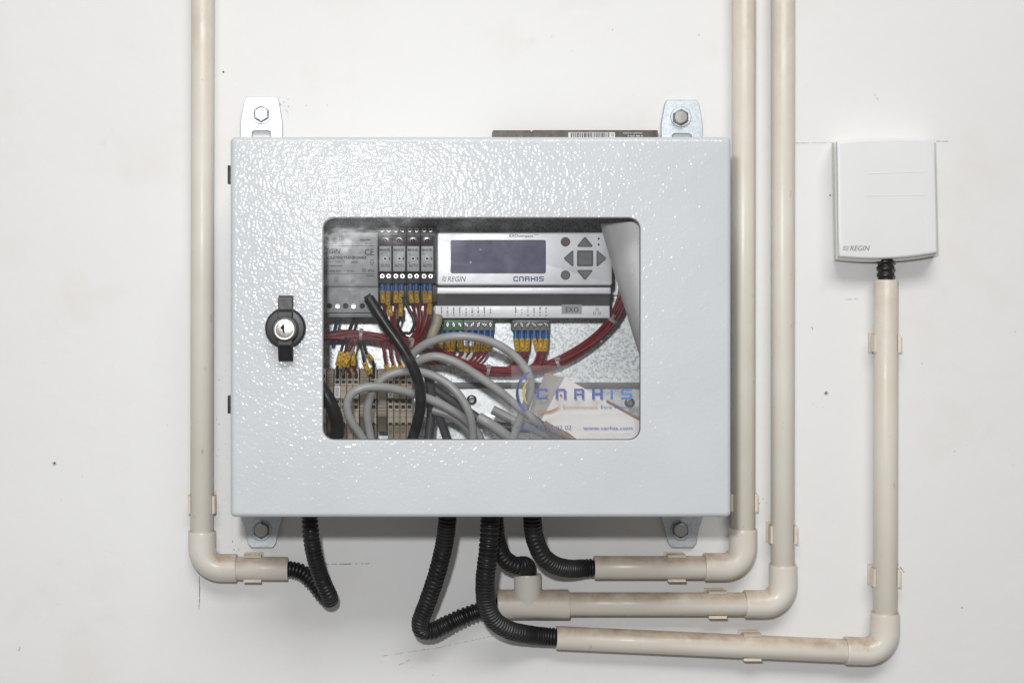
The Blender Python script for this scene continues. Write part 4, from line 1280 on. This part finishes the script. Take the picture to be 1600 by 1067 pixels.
hose([(766, 770, 88), (766, 810, 86), (763, 860, 82), (758, 905, 76), (760, 942, 66), (772, 968, 52), (796, 984, 34), (826, 991, 20), (852, 994, 14.5), (885, 996, 14)], 'long black corrugated hose sweeping down into the lowest conduit', 8.3)
hose([(772, 770, 62), (773, 815, 60), (777, 848, 55), (788, 872, 46), (806, 883, 36), (819, 882, 26), (824, 888, 17), (824, 905, 14)], 'short black corrugated hose curling into the top of the T-piece', 7.8)
hose([(832, 770, 82), (832, 812, 80), (836, 842, 74), (848, 868, 62), (868, 883, 44), (892, 888, 26), (915, 887, 15.5), (945, 886, 14)], 'black corrugated hose at right bending into the uppermost level conduit', 8.0)
hose([(1383.5, 398, 14), (1383.5, 415, 14), (1383.7, 430, 14), (1384, 446, 14)], 'short black corrugated hose under the white sensor box', 7.7, 4.6)

# ------------------------------------------------------------------ sensor box
def build_sensor():
    th = thing('room_sensor', 'white plastic sensor box with curved bottom on the wall at right', 'sensor', P(1383, 400, 0))
    def outline(tl, tm, tr, br, bmid, bl, t, k=10, bulge=0.0):
        pts = []
        def quadr(a, m, b, n):
            for i in range(n):
                u = i / n
                cx_, cy_ = 2 * m[0] - (a[0] + b[0]) / 2, 2 * m[1] - (a[1] + b[1]) / 2
                pts.append(((1 - u) ** 2 * a[0] + 2 * u * (1 - u) * cx_ + u * u * b[0], (1 - u) ** 2 * a[1] + 2 * u * (1 - u) * cy_ + u * u * b[1]))
        quadr(bl, bmid, br, k); 
        quadr(br, ((br[0] + tr[0]) / 2, (br[1] + tr[1]) / 2), tr, 6)
        quadr(tr, tm, tl, k)
        quadr(tl, ((tl[0] + bl[0]) / 2, (tl[1] + bl[1]) / 2), bl, 6)
        return [P(x, y, t) for x, y in pts]
    back = outline((1300, 224), (1380, 220), (1456, 221), (1460, 400), (1385, 410), (1303, 407), 1)
    mid = outline((1303.5, 222.8), (1380, 219), (1457.5, 219.5), (1462, 398.5), (1385, 408), (1306.5, 405), 19)
    bm = BM(); loft(bm, [back, mid])
    part('back_box', bm, 'white_cover_base', th, 40)
    c0 = outline((1306.6, 222), (1381, 218.5), (1459, 218.8), (1463, 396), (1385, 405.2), (1309.3, 402.2), 19.2)
    c1 = outline((1308, 221.5), (1383, 217), (1460, 218), (1464, 394.5), (1385, 403.5), (1310.5, 400.5), 29)
    def inset(lp, e, dy):
        c = sum(lp, Vector()) / len(lp)
        return [Vector((p.x + (c.x - p.x) / abs(c.x - p.x + 1e-9) * e if abs(p.x - c.x) > .03 else p.x, p.y - dy, p.z + (c.z - p.z) / (abs(c.z - p.z) + 1e-9) * e if abs(p.z - c.z) > .045 else p.z)) for p in lp]
    bm = BM(); loft(bm, [c0, c1, inset(c1, .0004, .0006), inset(c1, .0012, .0010), inset(c1, .0022, .0011)])
    cv = part('cover', bm, 'white_cover', th, 40)
    tf = 30.15
    bm = BM()
    def groove(pts):
        sweep(bm, crom([P(x, y, tf) for x, y in pts], 30), .00036, 8)
    def poly(pts): sweep(bm, [P(x, y, tf) for x, y in pts], .00024, 8)
    poly([(1446, 221), (1446, 240), (1446, 262), (1445, 266.5), (1441, 269), (1430, 269.2), (1390, 270.6), (1358, 271.8), (1354, 273), (1353, 276), (1353, 302), (1354, 305.5), (1358, 306.3), (1400, 305.8), (1440, 305.2), (1446, 306.5), (1447.3, 311), (1448, 350), (1449, 393)])
    part('relief_line', bm, 'white_cover', cv)
    bm = BM(); wave_logo(bm, 1316, 384, 1328.5, 392, tf + .05); text(bm, 'REGIN', 1328, 384, 1359.5, 392, tf + .05, shear=.28, bold=.012)
    part('logo_print', bm, 'grey_print', cv)
    bm = BM(); cyl(bm, 1297.5 + 0, 305, 4, 6, .5, 8); part('latch_hole', bm, 'dark_hole', th)
build_sensor()
